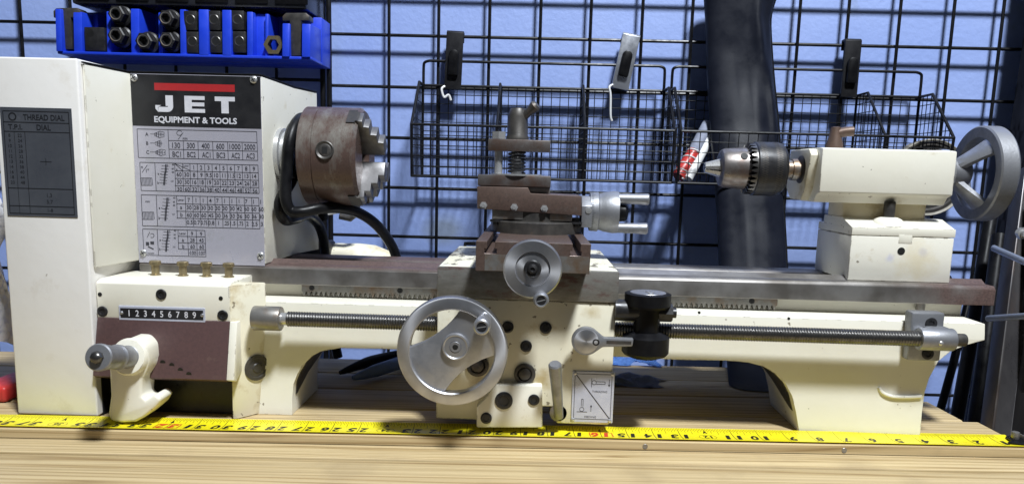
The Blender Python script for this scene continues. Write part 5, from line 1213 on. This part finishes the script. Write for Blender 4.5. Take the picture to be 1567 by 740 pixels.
for k, px in enumerate((292, 328, 364)):
    for j, (pa, pb, dxs) in enumerate(((14, 45, -1), (46, 80, 2))):
        y = TY + .3; z1_, z0_ = ztray(px, pa + 1), ztray(px, pb); x = PX_(px + dxs, (pa + pb) / 2, y)
        t = thing('slot_nut', ('upper' if j == 0 else 'lower') + ' black T slot nut of the pair ' + names[k] + ' in the blue tray', 'nut', (x, y, z0_), 'T slot nuts in the blue tray')
        obj('block', box(x - .36, x + .36, y, y + .9, z0_, z1_, .05), 'black_oxide', t)
        obj('threaded_hole', revolve(BM(), (x, y, (z0_ + z1_) / 2 + .05), (0, -1, 0), [(.0, .28), (.02, .25), (.006, .2)], 22, False, False), 'screw_steel', t)
        obj('bore', revolve(BM(), (x, y - .008, (z0_ + z1_) / 2 + .05), (0, 1, 0), [(0, .21), (.005, .21)], 20), 'hole_black', t)
y = TY + .35
x0, x1 = PX_(129, 57, y), PX_(160, 57, y); z0_, z1_ = ztray(145, 76), ztray(145, 39)
t = thing('square_block', 'square black block with two holes in the blue tray', 'block', ((x0 + x1) / 2, y, z0_)); obj('block', box(x0, x1, y, y + .9, z0_, z1_, .05), 'black_oxide', t)
for zz in (.28, .74): obj('hole', revolve(BM(), (x0 + .35, y - .006, z0_ + (z1_ - z0_) * zz), (0, 1, 0), [(0, .2), (.004, .2)], 20), 'hole_black', t)
y = TY + .3; x, z = PX_(418, 68, y), ztray(418, 68)
hx_ = obj('hexagon_nut', revolve(BM(), (x, y, z), (0, 1, 0), [(0, .32), (0, .55), (.3, .57), (.42, .5), (.42, .32), (0, .32)], 6, False, False), 'brass', org=(x, y, z - .4), angle=20); tag(hx_, 'dull brown hexagon nut standing alone in the blue tray', 'nut')
for l, head, stem, top_, bot_, y in (('dark T shaped clamp bolt at the tray end above the gear cover', (82, 124), (93, 108), (9, 24), 73, TY + .3), ('dark T shaped clamp bolt at the tray end beside the hexagon nut', (432, 473), (443, 460), (19, 31), 85, TY + .3)):
    pc = (head[0] + head[1]) / 2
    def Q(px, py): return (PX_(px, 45, y), ztray(px, py))
    poly = [Q(stem[0], bot_), Q(stem[0], top_[1]), Q(head[0], top_[1]), Q(head[0], top_[0] + 5), Q(head[0] + 5, top_[0]), Q(head[1] - 5, top_[0]), Q(head[1], top_[0] + 5), Q(head[1], top_[1]), Q(stem[1], top_[1]), Q(stem[1], bot_)]
    o = obj('clamp_bolt', prism(poly, 'y', y + .05, y + .9, .04), 'dark_iron', org=(PX_(pc, 45, y), y, ztray(pc, bot_))); tag(o, l, 'bolt')
# dark bin resting on the tray
x0, x1 = PX_(113, 5, 15.6), PX_(470, 8, 15.6)
bn = thing('storage_bin', 'long smoky black storage bin resting on top of the blue tray', 'bin', ((x0 + x1) / 2, 17, tz1 + .4))
obj('shell', box(x0, x1, 15.4, GRID - .2, tz1 + .36, tz1 + 3.4, .12), 'dark_bin', bn)
for k in range(6): obj('front_label_frame', box(x0 + .3 + k * 2.2, x0 + 2.1 + k * 2.2, 15.33, 15.42, tz1 + .55, tz1 + 1.6, .03), 'black_plastic', bn)

# ================================================================== round tin behind the tailstock
px, py = 1424, 272; y = 18.2; c = PY(px, py, y)
tn = thing('round_tin', 'round dark tin with a cream rim hanging on the grid behind the tailstock', 'tin', (c.x, GRID - .2, c.z - 2.6))
obj('disc', revolve(BM(), (c.x, y + .8, c.z), (0, -1, 0), [(0, 2.15), (.6, 2.15), (.62, 1.9), (.5, 1.8), (.52, .1)], 48), 'dark_iron', tn)
obj('rim', revolve(BM(), (c.x, y + .85, c.z), (0, -1, 0), [(0, 2.08), (0, 2.22), (.7, 2.26), (.78, 2.2), (.72, 2.08), (0, 2.08)], 48, False, False), 'tin_rim', tn)

# ================================================================== things at the right end
def leaning(name, label, cat, p0, p1, prof_, mt):
    a, b = Vector(p0), Vector(p1); d_, u_, v_ = frame(b - a)
    u_ = Vector((1, 0, 0)) - d_ * d_.x; u_.normalize(); v_ = d_.cross(u_)
    bm = BM(); A = [bm.verts.new(a + u_ * q_[0] + v_ * q_[1]) for q_ in prof_]; B = [bm.verts.new(b + u_ * q_[0] + v_ * q_[1]) for q_ in prof_]
    bm.faces.new(A); bm.faces.new(B[::-1])
    for i in range(len(prof_)): bm.faces.new((A[i], B[i], B[(i + 1) % len(prof_)], A[(i + 1) % len(prof_)]))
    bev(bm, .04, 2); o = obj(name, bm, mt, org=a); tag(o, label, cat); return o
ch_ = [(-.75, .0), (.75, .0), (.75, .9), (.62, .9), (.62, .12), (-.62, .12), (-.62, .9), (-.75, .9)]
zf = -14
def leanpx(b_px, b_py, y0, t_px, t_py, y1):
    a, b = PY(b_px, b_py, y0), PY(t_px, t_py, y1); return a + (a - b) * .55, b
a, b = leanpx(1520, 690, 2.5, 1573, 270, 6.5)
leaning('steel_channel', 'dark steel channel leaning upright past the bench end', 'steel channel', a, b, [(p_[0] * .9, -p_[1]) for p_ in ch_], 'post_steel')
a, b = leanpx(1590, 690, 2.2, 1606, 300, 5.5)
leaning('steel_channel', 'second dark steel channel set close against the leaning one', 'steel channel', a, b, [(p_[0] * 1.1, -p_[1]) for p_ in ch_], 'post_steel')
for p0, p1, r, l, nm, mt in (((1462, 640, 10, ), (1522, 300, 15), .34, 'thin black tube leaning in the corner beside the bed end', 'leaning_tube', 'black_plastic'),
                      ((1486, 668, 8.0), (1530, 360, 12), .36, 'black tube leaning against the steel channel', 'leaning_tube', 'rubber'),
                      ((1440, 615, 13), (1492, 420, 16), .22, 'slim black rod leaning on the grid behind the bed end', 'leaning_rod', 'black_plastic')):
    a, b = PY(*p0), PY(*p1); a2 = a + (a - b) * 1.2
    o = obj(nm, tube([a2, a.lerp(b, .3) + Vector((.1, 0, 0)), b], r, 14), mt, org=a2); tag(o, l, 'tube' if 'tube' in nm else 'rod')
bm = BM()
# black quilted cover hanging at the far right
xl = PX_(1548, 140, 18.4)
rows = []
for k in range(14):
    z = -8 + k * 2.6; rows.append([bm.verts.new((xl + .35 * math.sin(k * .7) * .3 + i * .5 + (0 if i else 0), 18.4 - .4 * math.sin(i * 1.3 + k * .2), z)) for i in range(12)])
for a, b in zip(rows, rows[1:]):
    for i in range(11): bm.faces.new((a[i], a[i + 1], b[i + 1], b[i]))
r_ = bmesh.ops.solidify(bm, geom=bm.faces[:], thickness=.25)
bmesh.ops.subdivide_edges(bm, edges=bm.edges[:], cuts=1, use_grid_fill=True, smooth=.5)
o = obj('hanging_cover', bm, 'vinyl_black', org=(xl, 18.4, 20), angle=80); tag(o, 'black folded cover hanging on the grid beyond the tailstock handwheel', 'cover')
for p0, p1, l in (((1520, 379, 4.2), (1590, 410, .5), 'upper grey steel rod reaching across the dark steel channel'), ((1511, 487, 3.8), (1590, 482, .8), 'lower grey steel rod reaching across the dark steel channel')):
    a, b = PY(*p0), PY(*p1); o = obj('steel_rod', revolve(BM(), a, b - a, [(0, .08), (.05, .13), ((b - a).length, .13)], 12), 'rod_grey', org=a); tag(o, l, 'rod', 'grey rods at the bench end')
c = PY(1559, 356, 3.6); o = obj('hexagon_bolt', merge(cyl(c, c + Vector((.0, -.5, 0)), .16, 12), cyl(c + Vector((0, -.15, 0)), c + Vector((0, -.35, 0)), .26, 6)), 'bright_steel', org=c); tag(o, 'bright hexagon bolt in the dark steel channel', 'bolt')

# ================================================================== rags and oddments under and beside the bed
def rag(name, label, cat, c, sx_, sy_, h, mt, seed, rz=0):
    rnd = random.Random(seed); bm = BM(); n = 16; ph = [rnd.uniform(0, 6.28) for _ in range(8)]; rows = []
    for i in range(n + 1):
        row = []
        for j in range(n + 1):
            u, v = i / n * 2 - 1, j / n * 2 - 1
            z = h * (.5 + .28 * math.sin(u * 5 + ph[0] + v * 2) + .25 * math.sin(v * 6 + ph[1] - u * 3) + .15 * math.sin(u * 11 + v * 9 + ph[2])) * max(0.05, 1 - .55 * (u * u + v * v))
            ed = 1 + .14 * math.sin(4 * math.atan2(v, u) + ph[3]) + .08 * math.sin(9 * math.atan2(v, u) + ph[4])
            x_, y_ = u * sx_ * ed, v * sy_ * ed
            row.append(bm.verts.new((c[0] + x_ * math.cos(rz) - y_ * math.sin(rz), c[1] + x_ * math.sin(rz) + y_ * math.cos(rz), c[2] + max(z, .03))))
        rows.append(row)
    for a, b in zip(rows, rows[1:]):
        for j in range(n): bm.faces.new((a[j], a[j + 1], b[j + 1], b[j]))
    bmesh.ops.solidify(bm, geom=bm.faces[:], thickness=.03)
    o = obj(name, bm, mt, org=c, angle=80); tag(o, label, cat); return o
rag('blue_rag', 'crumpled bright blue rag lying on the bench behind the thread dial', 'rag', PZ(962, 556, 0) * 1.0, 1.5, .6, .8, 'blue_rag', 3)
rag('grey_rag', 'flat grey rag lying on the bench beside the diagram plate', 'rag', PZ(940, 585, 0), 2.2, .8, .55, 'grey_rag', 5, .1)
# blue grey plier handles under the bed
a, b, c_ = PZ(540, 578, .3), PZ(580, 565, .45), PZ(640, 545, .7)
pl_ = thing('pliers', 'blue grey handled pliers lying on the bench behind the apron handwheel', 'pliers', (a.x, a.y, 0))
obj('handle', tube(smoothcurve([a, b, c_], 8), .3, 12, rf=lambda t: .35 + .65 * min(1, t * 2.2)), 'blue_handle', pl_)
obj('handle', tube(smoothcurve([PZ(520, 570, .2), PZ(570, 552, .5), PZ(640, 538, .7)], 8), .28, 12, rf=lambda t: .35 + .65 * min(1, t * 2.2)), 'black_plastic', pl_)
# white cloth and red box left of the gear cover
bm = BM(); rows = []
xc = PX_(-6, 440, 3)
for k in range(16):
    z = 1.8 + k * .42; rows.append([bm.verts.new((xc - 2.2 + i * .24 + .12 * math.sin(k * 1.1 + i * .6), 3.2 - .35 * math.sin(i * 1.0 + k * .35) - .2 * math.cos(k * .8), z + .25 * math.sin(i * .9))) for i in range(12)])
for a, b in zip(rows, rows[1:]):
    for i in range(11): bm.faces.new((a[i], a[i + 1], b[i + 1], b[i]))
bmesh.ops.solidify(bm, geom=bm.faces[:], thickness=.05)
bmesh.ops.subdivide_edges(bm, edges=bm.edges[:], cuts=1, use_grid_fill=True, smooth=.7)
o = obj('white_cloth', bm, 'white_cloth', org=(xc, 3, 2), angle=80); tag(o, 'white towel hanging beside the gear cover', 'towel')
o = obj('red_box', box(PX_(-40, 600, .8), PX_(8, 600, .8), .8, 3.2, .02, PZ_(0, 592, .8), .15, 3), 'red_plastic', org=(-20, 1, 0)); tag(o, 'small red box on the bench beside the gear cover', 'box')
